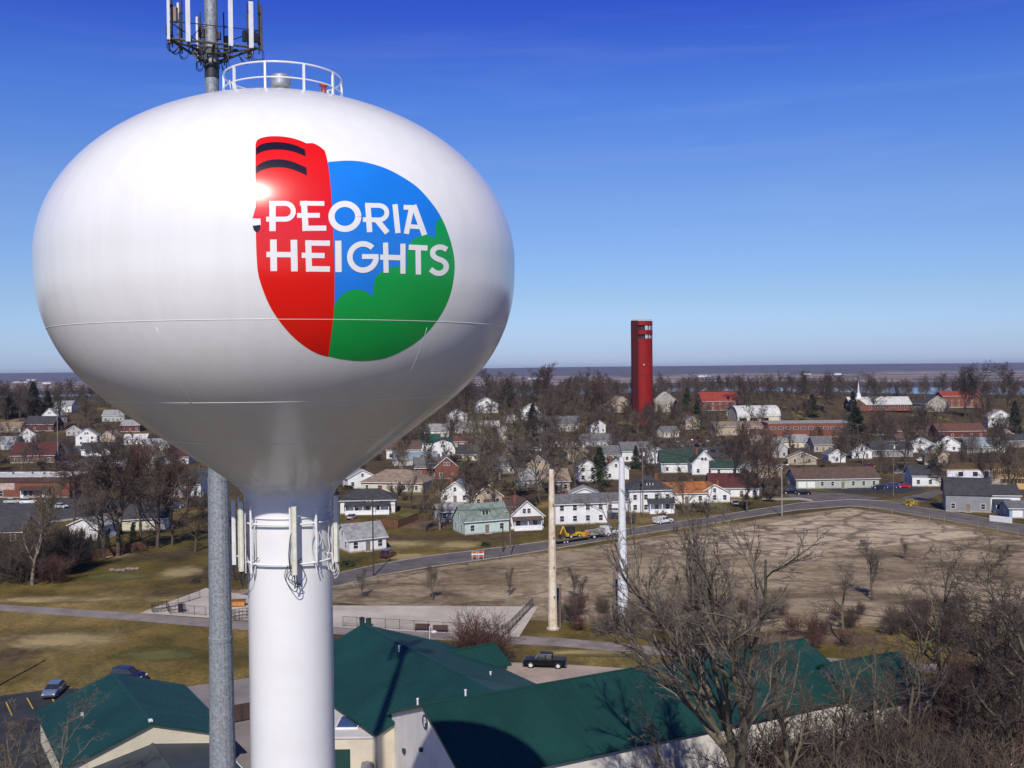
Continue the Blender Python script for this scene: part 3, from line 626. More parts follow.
# ------------------------------------------------------------------ buildings
def gp(px, py):
    z = 0.0
    for _ in range(25):
        p = G(px, py, z); z = 0.5*z+0.5*tz(p.x, p.y)
    p = G(px, py, z); return Vector((p.x, p.y, tz(p.x, p.y)))
LAND = []      # (short phrase, position, radius)
green_roof = M('green_metal_roof', (0.0105,0.050,0.042), 0.5, 0.10, 0.18, spec=0.3, col2=(0.008,0.038,0.033))
green_trim = M('dark_green_trim', (0.008,0.045,0.035), 0.5, 0.05, 1)
cream_rib = M('cream_ribbed_metal', (0.60,0.54,0.40), 0.6, 0.05, 0.4, wave=('X', 2.6, 0.5))
white_rib = M('white_ribbed_metal', (0.66,0.63,0.58), 0.6, 0.05, 0.3)
grey_roof = M('grey_shingles', (0.062,0.064,0.068), 0.9, 0.15, 1.5)
def gable_building(name, label, cat, o, ang, Ln, hwl, hwr, zr_, zl, zrr, wallm, roofm, short, ribs=0.9, oh=0.35, group=None):
    t = thing(name, label, cat, (o[0], o[1], 0), R(ang), group)
    LAND.append((short, Vector((o[0]+math.cos(R(ang))*Ln/2, o[1]+math.sin(R(ang))*Ln/2, 0)), Ln/2+3))
    b = MB(); b.prism([(-hwr, -0.2), (hwl, -0.2), (hwl, zl-0.08), (0, zr_-0.08), (-hwr, zrr-0.08)], 'x', 0, Ln); b.build('wall', wallm, t)
    sl_ = (zr_-zl)/hwl; sr = (zr_-zrr)/hwr; b = MB()
    el, er = hwl+oh, hwr+oh
    b.prism([(-er, zr_-sr*er), (0, zr_), (el, zr_-sl_*el), (el, zr_-sl_*el+0.12), (0, zr_+0.13), (-er, zr_-sr*er+0.12)], 'x', -oh, Ln+oh)
    if ribs:
        x = -oh+0.02
        while x < Ln+oh:
            for s, hw, k in ((1, el, sl_), (-1, er, sr)):
                b.add([(x-.02,0,zr_+.13),(x+.02,0,zr_+.13),(x+.02,s*hw,zr_-k*hw+.12),(x-.02,s*hw,zr_-k*hw+.12),(x-.02,0,zr_+.165),(x+.02,0,zr_+.165),(x+.02,s*hw,zr_-k*hw+.155),(x-.02,s*hw,zr_-k*hw+.155)],
                      [(4,5,6,7),(0,1,5,4),(1,2,6,5),(2,3,7,6),(3,0,4,7)])
            x += ribs
    rf = b.build('roof', roofm, t)
    b = MB(); b.prism([(-.22, zr_+.10), (0, zr_+.205), (.22, zr_+.10)], 'x', -oh-.01, Ln+oh+.01); b.build('ridge_cap', green_trim if roofm == green_roof else roofm, rf)
    for x in (-oh-0.03, Ln+oh+0.03):
        b = MB(); b.add([(x,-er,zr_-sr*er-.12),(x,0,zr_-.12),(x,el,zr_-sl_*el-.12),(x,el,zr_-sl_*el+.14),(x,0,zr_+.15),(x,-er,zr_-sr*er+.14)], [(0,1,4,5),(1,2,3,4)])
        b.build('fascia', green_trim if roofm == green_roof else trim_white, rf)
    for s, hw, k in ((1, el, sl_), (-1, er, sr)):
        b = MB(); b.box((Ln/2, s*(hw+.06), zr_-k*hw+.02), (Ln+2*oh, .12, .14))
        b.build('gutter', green_trim if roofm == green_roof else trim_white, rf)
    return t
bA = gable_building('metal_building', 'cream metal building with teal green gable roof at lower left beside the dark car park', 'building', (-35.3,95.8), 122.5, 18.2, 7.5, 7.5, 6.0, 3.4, 3.4, cream_rib, green_roof, 'the teal-roofed cream building')
bE = gable_building('porch_building', 'low dark grey roofed entrance wing in front of the teal roofed cream building', 'building', (-30.5,88.4), 122.5, 8.3, 6.0, 6.0, 3.9, 2.7, 2.7, cream_rib, M('charcoal_roof', (0.045,0.055,0.058), 0.7, 0.08, 0.6), 'the dark grey entrance wing', 0)
b = MB(); b.box((10.5,4.5,4.62), (0.3,0.3,0.5)); b.build('roof_vent', trim_white, bA); 
b = MB(); b.box((0.1,0,6.2), (0.5,0.35,0.22)); b.build('ridge_vent', trim_white, bA)
bB = gable_building('metal_building', 'wide green metal roofed hall behind the water tower shaft, crossed by the mast shadow', 'building', (-5.6,103.2), 122.8, 24.4, 9.6, 12.0, 8.0, 4.0, 3.7, cream_rib, green_roof, 'the wide green-roofed hall')
b = MB()
for top_ in (0,):
    b.add([(.3,0,8.13),(-8.6,0,8.13),(.3,5.3,8.13-5.3*.4167),(-8.6,-12,8.13-12*.358),(.3,-12,8.13-12*.358),(.3,0,7.95),(-8.6,0,7.95),(.3,5.3,7.95-5.3*.4167),(-8.6,-12,7.95-12*.358),(.3,-12,7.95-12*.358)],
          [(0,1,2),(0,4,3,1),(5,7,6),(5,6,8,9),(1,6,7,2),(1,3,8,6)])
b.build('valley_roof', green_roof, bB, recalc=False)
bW = gable_building('roof_wing', 'small green gabled wing on the far side of the wide green roofed hall', 'building', (-9.0,120.5), 32.8, 7.4, 3.4, 3.4, 5.3, 3.7, 3.7, cream_rib, green_roof, 'the small green gabled wing')
bC = gable_building('long_building', 'long white building with green metal gable roof and round P sign on its end wall', 'building', (-8.3,91.2), 26.7, 45.3, 9.2, 9.2, 9.0, 5.5, 5.5, white_rib, green_roof, 'the long green-roofed white building')
bX = gable_building('end_building', 'smaller white green roofed block at the far right end of the long white building', 'building', (33.0,105.6), 24.0, 10.0, 5, 5, 8.0, 5.0, 5.0, white_rib, green_roof, 'the smaller white green-roofed block')
for t_, spots in ((bB, ((12.5,1.0),(4,-6))), (bC, ((4.5,1.0),(0.6,3.5)))):
    for x, y in spots:
        zz = (8.0-abs(y)*4/9.6) if t_ is bB else (9.0-abs(y)*3.5/9.2); b = MB(); b.tube([(x,y,zz-.2),(x,y,zz+.75)], 0.09, 10); b.tube([(x,y,zz+.75),(x,y,zz+.85)], 0.13, 10); b.build('roof_vent', trim_white, t_)
# sign on the end wall: dark blue disc, pale rim, white P
sg = MB(); blue_s = M('sign_navy', (0.010,0.035,0.075), 0.5); 
def disc_x(mb, x, y, z, r, th, n=40):
    mb.prism([(y+r*math.cos(2*math.pi*i/n), z+r*math.sin(2*math.pi*i/n)) for i in range(n)], 'x', x-th, x)
SGY, SGZ = -0.05, 7.45
b = MB(); disc_x(b, -0.01, SGY, SGZ, 0.82, 0.05); sign = b.build('sign', trim_white, bC)
b = MB(); disc_x(b, -0.065, SGY, SGZ, 0.71, 0.02); b.build('sign_face', blue_s, sign)
b = MB()
def barx(y0, z0, y1, z1, wd, x=-0.095, th=0.02):
    d = Vector((y1-y0, z1-z0)).normalized(); n_ = Vector((-d.y, d.x))*wd/2
    b.prism([(y0+n_.x, z0+n_.y), (y1+n_.x, z1+n_.y), (y1-n_.x, z1-n_.y), (y0-n_.x, z0-n_.y)], 'x', x-th, x)
barx(SGY+.14, SGZ-.44, SGY+.14, SGZ+.44, .15)
pts = [(SGY+.07, SGZ+.37)]+[(SGY-.07-.2*math.sin(R(180*i/12)), SGZ+.19+.18*math.cos(R(180*i/12))) for i in range(13)]+[(SGY+.07, SGZ+.01)]
for i in range(len(pts)-1): barx(*pts[i], *pts[i+1], .13, -0.0955-0.0005*(i % 2))
b.build('letter_p', trim_white, sign)
b = MB(); b.box((-0.15, 0.9, 4.6), (0.3,0.32,0.35)); b.tube([(0,.9,4.7),(-.3,.9,4.75)], .04); b.build('wall_lamp', dark_metal, bC)
b = MB(); b.box((-0.12, 5.5, 2.9), (0.22,0.5,0.4)); b.build('wall_light', dark_metal, bC)
# flat annex by the hall
an = thing('flat_annex', 'low flat white roofed annex with a skylight between water tower shaft and green roofed hall', 'building', (-18.9,105,0))
b = MB(); b.bx(-7,5.2,-6.5,6,-0.2,3.3); b.build('wall', M('beige_ribbed_wall', (0.62,0.55,0.42), 0.6, 0.05, 0.4, wave=('X', 2.6, 0.5)), an)
b = MB(); b.bx(-7.15,5.35,-6.65,6.1,3.3,3.5); b.build('roof', M('white_membrane', (0.55,0.53,0.50), 0.8, 0.06, 0.3), an)
b = MB(); b.bx(0.6,2.9,-4.6,-1.2,3.5,3.68); sk = b.build('skylight', trim_white, an)
b = MB(); b.bx(0.72,2.78,-4.48,-1.32,3.68,3.7); b.build('pane', M('blue_skylight_glass', (0.05,0.085,0.15), 0.25, 0.1, 1), sk)
b = MB(); b.bx(0.2,2.4,-6.62,-6.5,0,2.2); b.build('door', green_trim, an)
ac = MB(); ac.box((4.2,-7.4,0.55), (1.1,0.9,1.1)); ac.lathe([(0.0001,1.12),(0.38,1.12),(0.38,1.2),(0.0001,1.22)], 20, (4.2,-7.4), False)
ac.build('air_conditioner', M('ac_grey', (0.2,0.2,0.2), 0.6), an)

# ---------------- houses
def siding(n, c): return M('siding_'+n, c, 0.75, 0.05, 0.5, wave=('Z', 1.6, 0.35, 1))
W_ = {'white': siding('white', (0.74,0.74,0.73)), 'cream': siding('cream', (0.60,0.55,0.42)), 'mint': siding('mint', (0.50,0.61,0.55)), 'grey': siding('grey', (0.24,0.24,0.25)), 'lgrey': siding('light_grey', (0.42,0.43,0.42)),
      'tan': siding('tan', (0.42,0.34,0.24)), 'blue': siding('blue', (0.28,0.36,0.46)), 'brick': M('red_brick', (0.20,0.066,0.042), 0.9, 0.15, 3, bump=0.1, bscale=12), 'brown': siding('brown', (0.13,0.075,0.05)),
      'sage': siding('sage', (0.40,0.42,0.36)), 'redb': M('red_painted_wall', (0.13,0.032,0.028), 0.8, 0.1, 1), 'stone': M('pale_stone', (0.40,0.36,0.31), 0.9, 0.25, 1.2)}
def rf_(n, c): return M('shingles_'+n, c, 0.92, 0.14, 0.9, wave=('Z', 2.2, 0.25, 1))
RF = {'dark': rf_('dark', (0.045,0.045,0.05)), 'grey': rf_('grey', (0.13,0.13,0.135)), 'lgrey': rf_('light_grey', (0.27,0.27,0.27)), 'brown': rf_('brown', (0.10,0.062,0.048)), 'tan': rf_('tan', (0.24,0.18,0.135)), 'green': rf_('green', (0.010,0.075,0.045)),
      'dgreen': rf_('dark_green', (0.022,0.048,0.036)), 'mint': rf_('grey_green', (0.17,0.215,0.185)), 'rust': rf_('rust', (0.33,0.115,0.035)), 'maroon': rf_('maroon', (0.085,0.022,0.020)), 'red': rf_('red', (0.27,0.04,0.025)), 'white': rf_('white', (0.55,0.55,0.53)), 'blue': rf_('blue_grey', (0.22,0.27,0.31)), 'redbrown': rf_('red_brown', (0.12,0.05,0.038))}
WIN = {}
def window(parent, x, y, z, ax, w=0.95, h=1.35):
    """ax: 0 front(-y) 1 right(+x) 2 back 3 left(-x)"""
    k = (round(w, 2), round(h, 2))
    if k not in WIN:
        b = MB(); b.bx(-w/2, w/2, -0.02, 0.04, -h/2, h/2); p = b.mesh('window', glass)
        b = MB(); t = 0.09
        b.bx(-w/2-t, w/2+t, -0.06, 0.02, h/2, h/2+t); b.bx(-w/2-t, w/2+t, -0.09, 0.02, -h/2-t, -h/2); b.bx(-w/2-t, -w/2, -0.055, 0.02, -h/2, h/2); b.bx(w/2, w/2+t, -0.055, 0.02, -h/2, h/2); b.bx(-w/2, w/2, -0.045, 0.0, -0.03, 0.03)
        WIN[k] = (p, b.mesh('frame', trim_white))
    o = link('window', WIN[k][0], parent, (x, y, z), [0, math.pi/2, math.pi, -math.pi/2][ax]); link('frame', WIN[k][1], o); return o
HOUSES = []
def house(label, short, px, py, w, d, h, rot=0, ridge='x', rise=2.6, wall='white', roof='grey', kind='gable', floors=1, wins=None, chim=None, door=True, porch=None, garage=0, dormer=0, name='house', cat='house', oh=0.4, group=None, shut=False):
    p = gp(px, py); c, s = abs(math.cos(R(rot))), abs(math.sin(R(rot)))
    p = p+Vector((p.x/p.y, 1, 0))*(w/2*s+d/2*c); p.z = tz(p.x, p.y)
    t = thing(name, label, cat, p, R(rot), group); HOUSES.append((t, p, max(w, d)/2)); LAND.append((short, p, max(w, d)/2))
    wm, rm = W_[wall], RF[roof]
    if ridge == 'y': W2, D2 = d, w
    else: W2, D2 = w, d
    # local frame with ridge along x, turned when the ridge runs along y
    X = Matrix.Rotation(math.pi/2, 4, 'Z') if ridge == 'y' else Matrix.Identity(4)
    b = MB(); b.X = X
    a2, b2 = W2/2, D2/2
    if kind == 'gable': b.prism([(-b2,-0.3),(b2,-0.3),(b2,h),(0,h+rise),(-b2,h)], 'x', -a2, a2)
    elif kind == 'gambrel': b.prism([(-b2,-0.3),(b2,-0.3),(b2,h),(b2*.72,h+rise*.68),(0,h+rise),(-b2*.72,h+rise*.68),(-b2,h)], 'x', -a2, a2)
    else: b.bx(-a2, a2, -b2, b2, -0.3, h)
    b.build('wall', wm, t)
    b = MB(); b.X = X
    if kind == 'gable':
        k = rise/b2; e = b2+oh; b.prism([(-e,h-k*oh+.02),(0,h+rise+.02),(e,h-k*oh+.02),(e,h-k*oh+.2),(0,h+rise+.22),(-e,h-k*oh+.2)], 'x', -a2-oh, a2+oh)
    elif kind == 'gambrel':
        e = b2+.25; b.prism([(-e,h-.2),(-b2*.74,h+rise*.68+.02),(0,h+rise+.02),(b2*.74,h+rise*.68+.02),(e,h-.2),(e+.05,h-.05),(b2*.78,h+rise*.7+.15),(0,h+rise+.2),(-b2*.78,h+rise*.7+.15),(-e-.05,h-.05)], 'x', -a2-oh, a2+oh)
    elif kind == 'hip':
        e1, e2 = a2+oh+.1, b2+oh+.1; rr = max(0.05, e1-e2)
        vs_ = [(-e1,-e2,h),(e1,-e2,h),(e1,e2,h),(-e1,e2,h),(-e1,-e2,h+.18),(e1,-e2,h+.18),(e1,e2,h+.18),(-e1,e2,h+.18),(-rr,0,h+rise+.18),(rr,0,h+rise+.18)]
        b.add(vs_, [(0,3,2,1),(0,1,5,4),(1,2,6,5),(2,3,7,6),(3,0,4,7),(4,5,9,8),(5,6,9),(6,7,8,9),(7,4,8)])
    else:
        b.bx(-a2-.05, a2+.05, -b2-.05, b2+.05, h, h+.25)
        for x0, x1, y0, y1 in ((-a2-.05,a2+.05,-b2-.05,-b2+.2),(-a2-.05,a2+.05,b2-.2,b2+.05),(-a2-.05,-a2+.2,-b2+.2,b2-.2),(a2-.2,a2+.05,-b2+.2,b2-.2)): b.bx(x0, x1, y0, y1, h+.25, h+.5)
    rf = b.build('roof', rm, t)
    if kind == 'gable':      # white rake boards
        k = rise/b2; e = b2+oh
        for x in (-a2-oh-.03, a2+oh+.03):
            b = MB(); b.X = X; b.add([(x,-e,h-k*oh-.04),(x,0,h+rise-.04),(x,e,h-k*oh-.04),(x,e,h-k*oh+.19),(x,0,h+rise+.21),(x,-e,h-k*oh+.19)], [(0,1,4,5),(1,2,3,4)])
            b.build('fascia', trim_white, rf)
    if kind in ('gable', 'hip'):
        oy = b2+oh+(.1 if kind == 'hip' else 0); zg = h+.1-(rise/b2*oh if kind == 'gable' else 0)
        for sg_ in (-1, 1):
            b = MB(); b.X = X; b.box((0, sg_*(oy+.05), zg), (W2+2*oh, .1, .16)); b.build('gutter', trim_white, rf)
    b = MB(); b.bx(-w/2-.04, w/2+.04, -d/2-.04, d/2+.04, -.3, .32); b.build('foundation', kerb_m, t)
    if chim is None and w > 8 and kind != 'flat' and (int(px*7+py) % 3): chim = (w*.22*(1 if int(px) % 2 else -1), .4)
    # windows on the faces seen from the photo
    hw, hd = w/2, d/2
    nf, nl, nr = wins if wins else (max(1, int(w/3.4)), max(1, int(d/3.8)), max(1, int(d/3.8)))
    for fl in range(floors):
        z = 1.55+2.75*fl
        if z+.8 > h+(rise*.4 if fl else .2): break
        for i in range(nf):
            x = -hw+w*(i+.5)/nf
            if garage and fl == 0 and x < -hw+garage*2.9+1: continue
            if door and fl == 0 and i == nf//2 and nf > 1: continue
            window(t, x, -hd, z, 0, 1.0 if nf < 5 else 0.9)
        for i in range(nl): window(t, -hw, -hd+d*(i+.5)/nl, z, 3)
        for i in range(nr): window(t, hw, -hd+d*(i+.5)/nr, z, 1)
    if kind in ('gable', 'gambrel') and rise > 2.2:
        if ridge == 'y': window(t, 0 if rise < 3.4 else -.6, -hd, h+rise*.33, 0, .8, 1.1); 
        if ridge == 'y' and rise >= 3.4: window(t, .6, -hd, h+rise*.33, 0, .8, 1.1)
        if ridge == 'x': window(t, -hw, 0, h+rise*.33, 3, .8, 1.1); window(t, hw, 0, h+rise*.33, 1, .8, 1.1)
    if door:
        x = -hw+w*(nf//2+.5)/nf if nf > 1 else hw*.6
        b = MB(); b.bx(x-.5, x+.5, -hd-.05, -hd+.03, 0.05, 2.15); dd = b.build('door', M('door_paint', (0.20,0.16,0.13), 0.6), t)
        b = MB(); b.bx(x-.9, x+.9, -hd-1.1, -hd-.06, -.1, .1); b.build('step', kerb_m, t)
    for i in range(garage):
        x = -hw+.7+2.9*i; b = MB(); b.bx(x, x+2.5, -hd-.04, -hd+.03, 0, 2.2)
        for k in range(3): b.bx(x+.02, x+2.48, -hd-.055, -hd-.04, .53*(k+1)-.02+.02, .53*(k+1)+.02)
        b.build('garage_door', trim_white, t)
    if chim is not None:
        b = MB(); cx_, cy_ = chim; zt = h+rise+.7; b.bx(cx_-.4, cx_+.4, cy_-.35, cy_+.35, h, zt); b.bx(cx_-.46, cx_+.46, cy_-.41, cy_+.41, zt, zt+.12)
        b.build('chimney', W_['brick'], rf)
    if porch:      # (x0, x1, depth, height)
        x0, x1, pd, ph = porch; pr = MB(); pr.bx(x0, x1, -hd-pd, -hd-.01, -.1, .45); pp = pr.build('porch', trim_white, t)
        b = MB(); b.prism([(-hd-pd-.3,ph),(-hd-.02,ph+pd*.32),(-hd-.02,ph+pd*.32+.16),(-hd-pd-.3,ph+.15)], 'x', x0-.25, x1+.25); b.build('porch_roof', rm, pp)
        n = max(2, int((x1-x0)/2.4)+1); b = MB()
        for i in range(n):
            xx = x0+.12+(x1-x0-.24)*i/(n-1); q = MB(); q.bx(xx-.1, xx+.1, -hd-pd+.05, -hd-pd+.25, .45, ph+.02); q.build('porch_post', trim_white, pp)
        b.bx(x0+.22, x1-.22, -hd-pd+.1, -hd-pd+.18, .45, 1.25); b.build('porch_rail', trim_white, pp)
    for i in range(dormer):
        xx = (i-(dormer-1)/2)*3.2; b = MB(); yd = -D2/2*.72; zb = h+rise*.22
        b.prism([(xx-.95,zb),(xx+.95,zb),(xx+.95,zb+1.5),(xx,zb+2.1),(xx-.95,zb+1.5)], 'y', yd, -0.2) if False else b.bx(xx-.95, xx+.95, yd, -.3, zb, zb+1.5)
        dm = b.build('dormer', wm, rf)
        b = MB(); b.prism([(yd-.3,zb+1.45),(-.1,zb+1.95),(-.1,zb+2.1),(yd-.3,zb+1.6)], 'x', xx-1.2, xx+1.2); b.build('dormer_roof', rm, dm)
        for q_ in (-.42, .42): b = MB(); b.bx(xx+q_-.32, xx+q_+.32, yd-.03, yd+.02, zb+.35, zb+1.25); b.build('pane', glass, dm)
    if shut:
        pass
    return t
Hh = house
# middle distance, right of the water tower
Hh('pale mint green house with grey green roof and dormer above the barricades', 'the pale mint house', 481, 535, 11.5, 8, 3.3, 24, 'x', 3.4, 'mint', 'mint', chim=(1.5,.5), dormer=1, wins=(3,2,2))
Hh('white house with dark brown roof directly right of the pale mint house', 'the brown-roofed white house', 522, 530, 8.5, 11, 3.4, 12, 'y', 3.6, 'white', 'brown', wins=(2,3,3), porch=(-3.5,3.5,1.8,2.5))
Hh('small white cottage with light grey roof, right of the shaft antennas', 'the small white cottage by the shaft', 361, 553, 8.6, 8.5, 2.9, 30, 'x', 2.7, 'white', 'lgrey', wins=(3,2,2), chim=(-1.5,1))
Hh('white house with near black hip roof and raised deck above the small cottage', 'the black-hipped white house', 369, 514, 15, 9, 3.6, 4, 'x', 2.7, 'white', 'dark', 'hip', wins=(5,2,2), porch=(-6,6,2.2,2.5))
Hh('white gabled house with pale grey roof touching the underside line of the tank', 'the white house under the tank edge', 360, 489, 10, 9, 3.6, 20, 'y', 2.6, 'white', 'lgrey', wins=(3,2,2))
Hh('wide cream bungalow under a large tan hip roof', 'the tan hip-roofed bungalow', 398, 493, 21, 13, 3.0, -12, 'x', 3.6, 'cream', 'tan', 'hip', wins=(5,3,3))
Hh('white house with plain brown roof left of the green gambrel roofed house', 'the plain brown-roofed house', 404, 459, 15, 9, 4.2, 3, 'x', 3.4, 'white', 'brown', wins=(4,2,2))
Hh('white barn style house with bright green gambrel roof', 'the green gambrel house', 443, 457, 11, 11, 3.4, 4, 'y', 4.6, 'white', 'green', 'gambrel', wins=(3,2,2))
Hh('low white wing with green roof on the left side of the gambrel house', 'the low green-roofed wing', 430, 452, 9, 9, 4.2, 4, 'x', 4.0, 'white', 'green', wins=(2,1,1), door=False)
Hh('red brick cross gabled house with dark grey roof below the gambrel house', 'the red brick gabled house', 446, 479, 8.5, 8, 4.2, 8, 'y', 3.6, 'brick', 'grey', wins=(2,2,2), chim=(-2.4,1.2))
Hh('low red brick wing with dark grey roof joined to the red gabled house', 'the grey-roofed brick wing', 428, 477, 10, 9, 3.4, 8, 'x', 3.4, 'brick', 'grey', wins=(3,1,1))
Hh('long low building with pale blue grey roof behind the tan hip roofed bungalow', 'the pale blue-roofed building', 415, 466, 18, 10, 2.8, 12, 'x', 2.4, 'lgrey', 'blue', wins=(3,1,1))
Hh('long two storey white apartment house with grey roof behind the yellow digger', 'the two-storey white apartment house', 578, 525, 13.5, 7.5, 5.3, 10, 'x', 1.9, 'white', 'grey', floors=2, wins=(4,2,2), door=False)
Hh('white carport garage with grey roof right of the two storey apartment house', 'the white carport garage', 606, 513, 10, 8, 3.0, 10, 'x', 1.8, 'white', 'grey', wins=(1,1,1))
Hh('grey shed with a white gable behind the two storey apartment house', 'the grey white-gabled shed', 584, 504, 8, 7, 3.0, 0, 'y', 1.6, 'white', 'lgrey', wins=(1,1,1), door=False)
Hh('big two storey white foursquare with dark hip roof, dormer and front porch', 'the big white foursquare house', 647, 513, 12.0, 10, 6.0, 6, 'x', 3.3, 'white', 'dark', 'hip', floors=2, wins=(4,2,2), dormer=1, porch=(-1,5.8,2.6,2.9))
Hh('white bungalow with rust orange roof right of the foursquare house', 'the rust-roofed bungalow', 683, 504, 12, 9, 3.1, 4, 'x', 2.6, 'white', 'rust', wins=(3,2,2))
Hh('white front gable wing with wide windows on the rust roofed bungalow', 'the gabled bungalow front', 711, 503, 9, 8, 2.9, 4, 'y', 2.4, 'white', 'rust', wins=(3,1,1), door=False)
Hh('low house with dark maroon roof behind the dark spreading street tree', 'the maroon-roofed house', 733, 498, 15, 12, 3.0, -6, 'x', 3.6, 'white', 'maroon', wins=(4,2,2))
Hh('tall white gable end house with dark green roof above the rust roofed bungalow', 'the white dark-green-roofed house', 702, 475, 8.6, 8, 4.4, 0, 'y', 4.4, 'white', 'dgreen', floors=1, wins=(2,2,2), door=False)
Hh('low white wing with dark green roof left of the tall white gable end', 'the long dark green wing', 677, 473, 13, 8, 3.9, 0, 'x', 4.4, 'white', 'dgreen', wins=(3,1,1), door=False)
Hh('small white house with dark green roof right of the tall white gable end', 'the small green-roofed annex', 725, 476, 11, 8, 2.8, -4, 'x', 2.6, 'white', 'dgreen', wins=(2,1,1), door=False)
Hh('white gabled house with big grey roof below the full car park', 'the grey-roofed house by the car park', 634, 462, 12, 10, 4.6, 5, 'x', 3.3, 'white', 'grey', floors=1, wins=(3,2,2))
Hh('white two window gable with attached garage below the full car park', 'the white gable with garage', 654, 464, 8.5, 8, 4.2, 8, 'y', 2.6, 'white', 'lgrey', wins=(2,1,1), floors=1, door=False)
Hh('narrow white two storey house left of the big conifer', 'the narrow white house', 586, 482, 6.5, 8, 5.4, 5, 'y', 2.2, 'white', 'grey', floors=2, wins=(2,1,1), door=False)
Hh('white house with steep dark grey roof right of the big conifer', 'the steep grey-roofed house', 616, 480, 9, 9, 4.0, -5, 'y', 3.2, 'white', 'dark', wins=(2,1,1))
Hh('very long sage ranch house with brown roof, two garage doors and black driveway', 'the long brown-roofed ranch house', 832, 488.5, 27, 10.5, 3.1, 2, 'x', 3.0, 'sage', 'brown', wins=(8,2,2), garage=2)
Hh('small white garage with plain front gable behind the long ranch house', 'the small white gabled garage', 834, 463, 6.8, 8, 3.4, 0, 'y', 2.0, 'white', 'grey', wins=(1,1,1), door=False, name='garage', cat='garage')
Hh('tan gabled cottage left of the small white garage', 'the tan gabled cottage', 801, 465, 11, 8, 2.6, -10, 'y', 2.4, 'tan', 'tan', wins=(2,1,1), door=False)
Hh('cream bungalow with grey hip roof in front of the long red school', 'the cream grey-roofed bungalow', 796, 448, 19, 10, 3.0, -6, 'x', 3.0, 'cream', 'lgrey', 'hip', wins=(5,2,2))
Hh('white front gabled house with dark roof right of the small white garage', 'the white dark-roofed house', 861, 459, 8, 9, 3.4, -14, 'y', 2.8, 'white', 'dark', wins=(2,2,2))
Hh('long low house with dark charcoal roof behind the street lamp pole', 'the long charcoal-roofed house', 889, 457, 17, 10, 3.0, -3, 'x', 3.4, 'grey', 'dark', wins=(4,2,2))
Hh('grey two storey house with dark gambrel roof beside the road bend', 'the grey two-storey house', 966, 513, 11, 9, 4.6, -18, 'x', 4.0, 'grey', 'dark', 'gambrel', floors=1, wins=(3,2,2))
Hh('white house with dark roof and white fence right of the grey two storey house', 'the white house with white fence', 1000, 513, 7.5, 9, 4.6, -10, 'x', 2.2, 'white', 'dark', wins=(2,1,1), floors=1, porch=(-3,1,2.6,2.6))
Hh('low grey blue garage cut by the right edge of the view', 'the grey-blue garage', 1021, 519, 8, 7, 2.6, -8, 'x', 1.4, 'blue', 'grey', wins=(1,1,1), garage=2, door=False, name='garage', cat='garage')
Hh('white house with black roof under the dark tree left of the timber frame', 'the black-roofed white house', 932, 487, 15, 9, 3.6, -6, 'x', 2.8, 'white', 'dark', wins=(4,2,2))
Hh('left of two white gabled charcoal roofed houses below the red hall', 'the left charcoal-roofed gable house', 918, 453, 12, 10, 3.8, -12, 'y', 3.2, 'white', 'dark', wins=(2,2,2), door=False)
Hh('right of two white gabled charcoal roofed houses below the red hall', 'the right charcoal-roofed gable house', 945, 452, 11, 10, 3.8, -12, 'y', 3.2, 'white', 'dark', wins=(2,2,2), door=False)
Hh('grey house with pale blue grey roof behind the timber frame', 'the pale-roofed grey house', 982, 453, 17, 10, 3.2, -4, 'x', 3.0, 'lgrey', 'blue', wins=(4,2,2))
Hh('long hall with red brown roof among dark trees above the charcoal roofed houses', 'the red-brown-roofed hall', 957, 438, 25, 12, 3.6, 0, 'x', 3.6, 'redb', 'redbrown', wins=(5,2,2), name='hall', cat='building')
Hh('low reddish brown roofed shed left of the red brown hall', 'the low reddish shed', 912, 436, 19, 9, 2.6, 0, 'x', 2.4, 'brown', 'redbrown', wins=(3,1,1), name='shed', cat='building')
Hh('tall pale house half hidden by branches near the right edge', 'the tall pale house', 998, 428, 14, 10, 6.2, -8, 'y', 3.6, 'white', 'lgrey', floors=2, wins=(3,2,2))
Hh('dark roofed low house at the right edge above the timber frame', 'the dark low house at the right edge', 1016, 447, 16, 9, 3.0, 0, 'x', 2.6, 'grey', 'dark', wins=(3,1,1))
Hh('gabled stone grey house right of the white steepled church', 'the stone grey gabled house', 930, 413, 18, 14, 5.0, 15, 'y', 5.0, 'stone', 'dark', wins=(3,2,2), floors=1)
Hh('orange red brick block with flat roof beyond the stone grey gabled house', 'the orange brick block', 958, 408, 26, 12, 7.5, 0, 'x', 3.0, 'brick', 'red', wins=(6,2,2), floors=2, name='brick_block', cat='building')
Hh('red roofed brick house with cream gable left of the arched roof hall', 'the red-roofed brick house', 717, 412, 24, 14, 6.0, 6, 'x', 5.5, 'brick', 'red', floors=2, wins=(5,2,2), chim=(9,0))
Hh('tan roofed gabled house at the left foot of the red tower', 'the tan gabled house by the red tower', 619, 414, 16, 14, 4.5, 10, 'y', 5.5, 'tan', 'tan', wins=(3,2,2))
Hh('pale stone house with steep white gable right of the red tower', 'the pale steep-gabled stone house', 665, 413, 15, 12, 6.5, 0, 'y', 6.0, 'stone', 'white', floors=2, wins=(3,2,2))
Hh('grey roofed pale house behind the dark conifer, left of the red tower', 'the pale grey-roofed house', 562, 432, 20, 12, 4.0, -5, 'x', 4.2, 'stone', 'grey', wins=(5,2,2))
Hh('long low white and brown building above the row of parked cars at middle', 'the low white and brown building', 560, 447, 20, 8, 2.6, 0, 'x', 1.6, 'tan', 'brown', wins=(5,1,1))
Hh('white two storey house among bare trees right of the tank edge', 'the white house among the trees', 486, 414, 15, 10, 6.0, 10, 'y', 4.0, 'white', 'lgrey', floors=2, wins=(3,2,2))
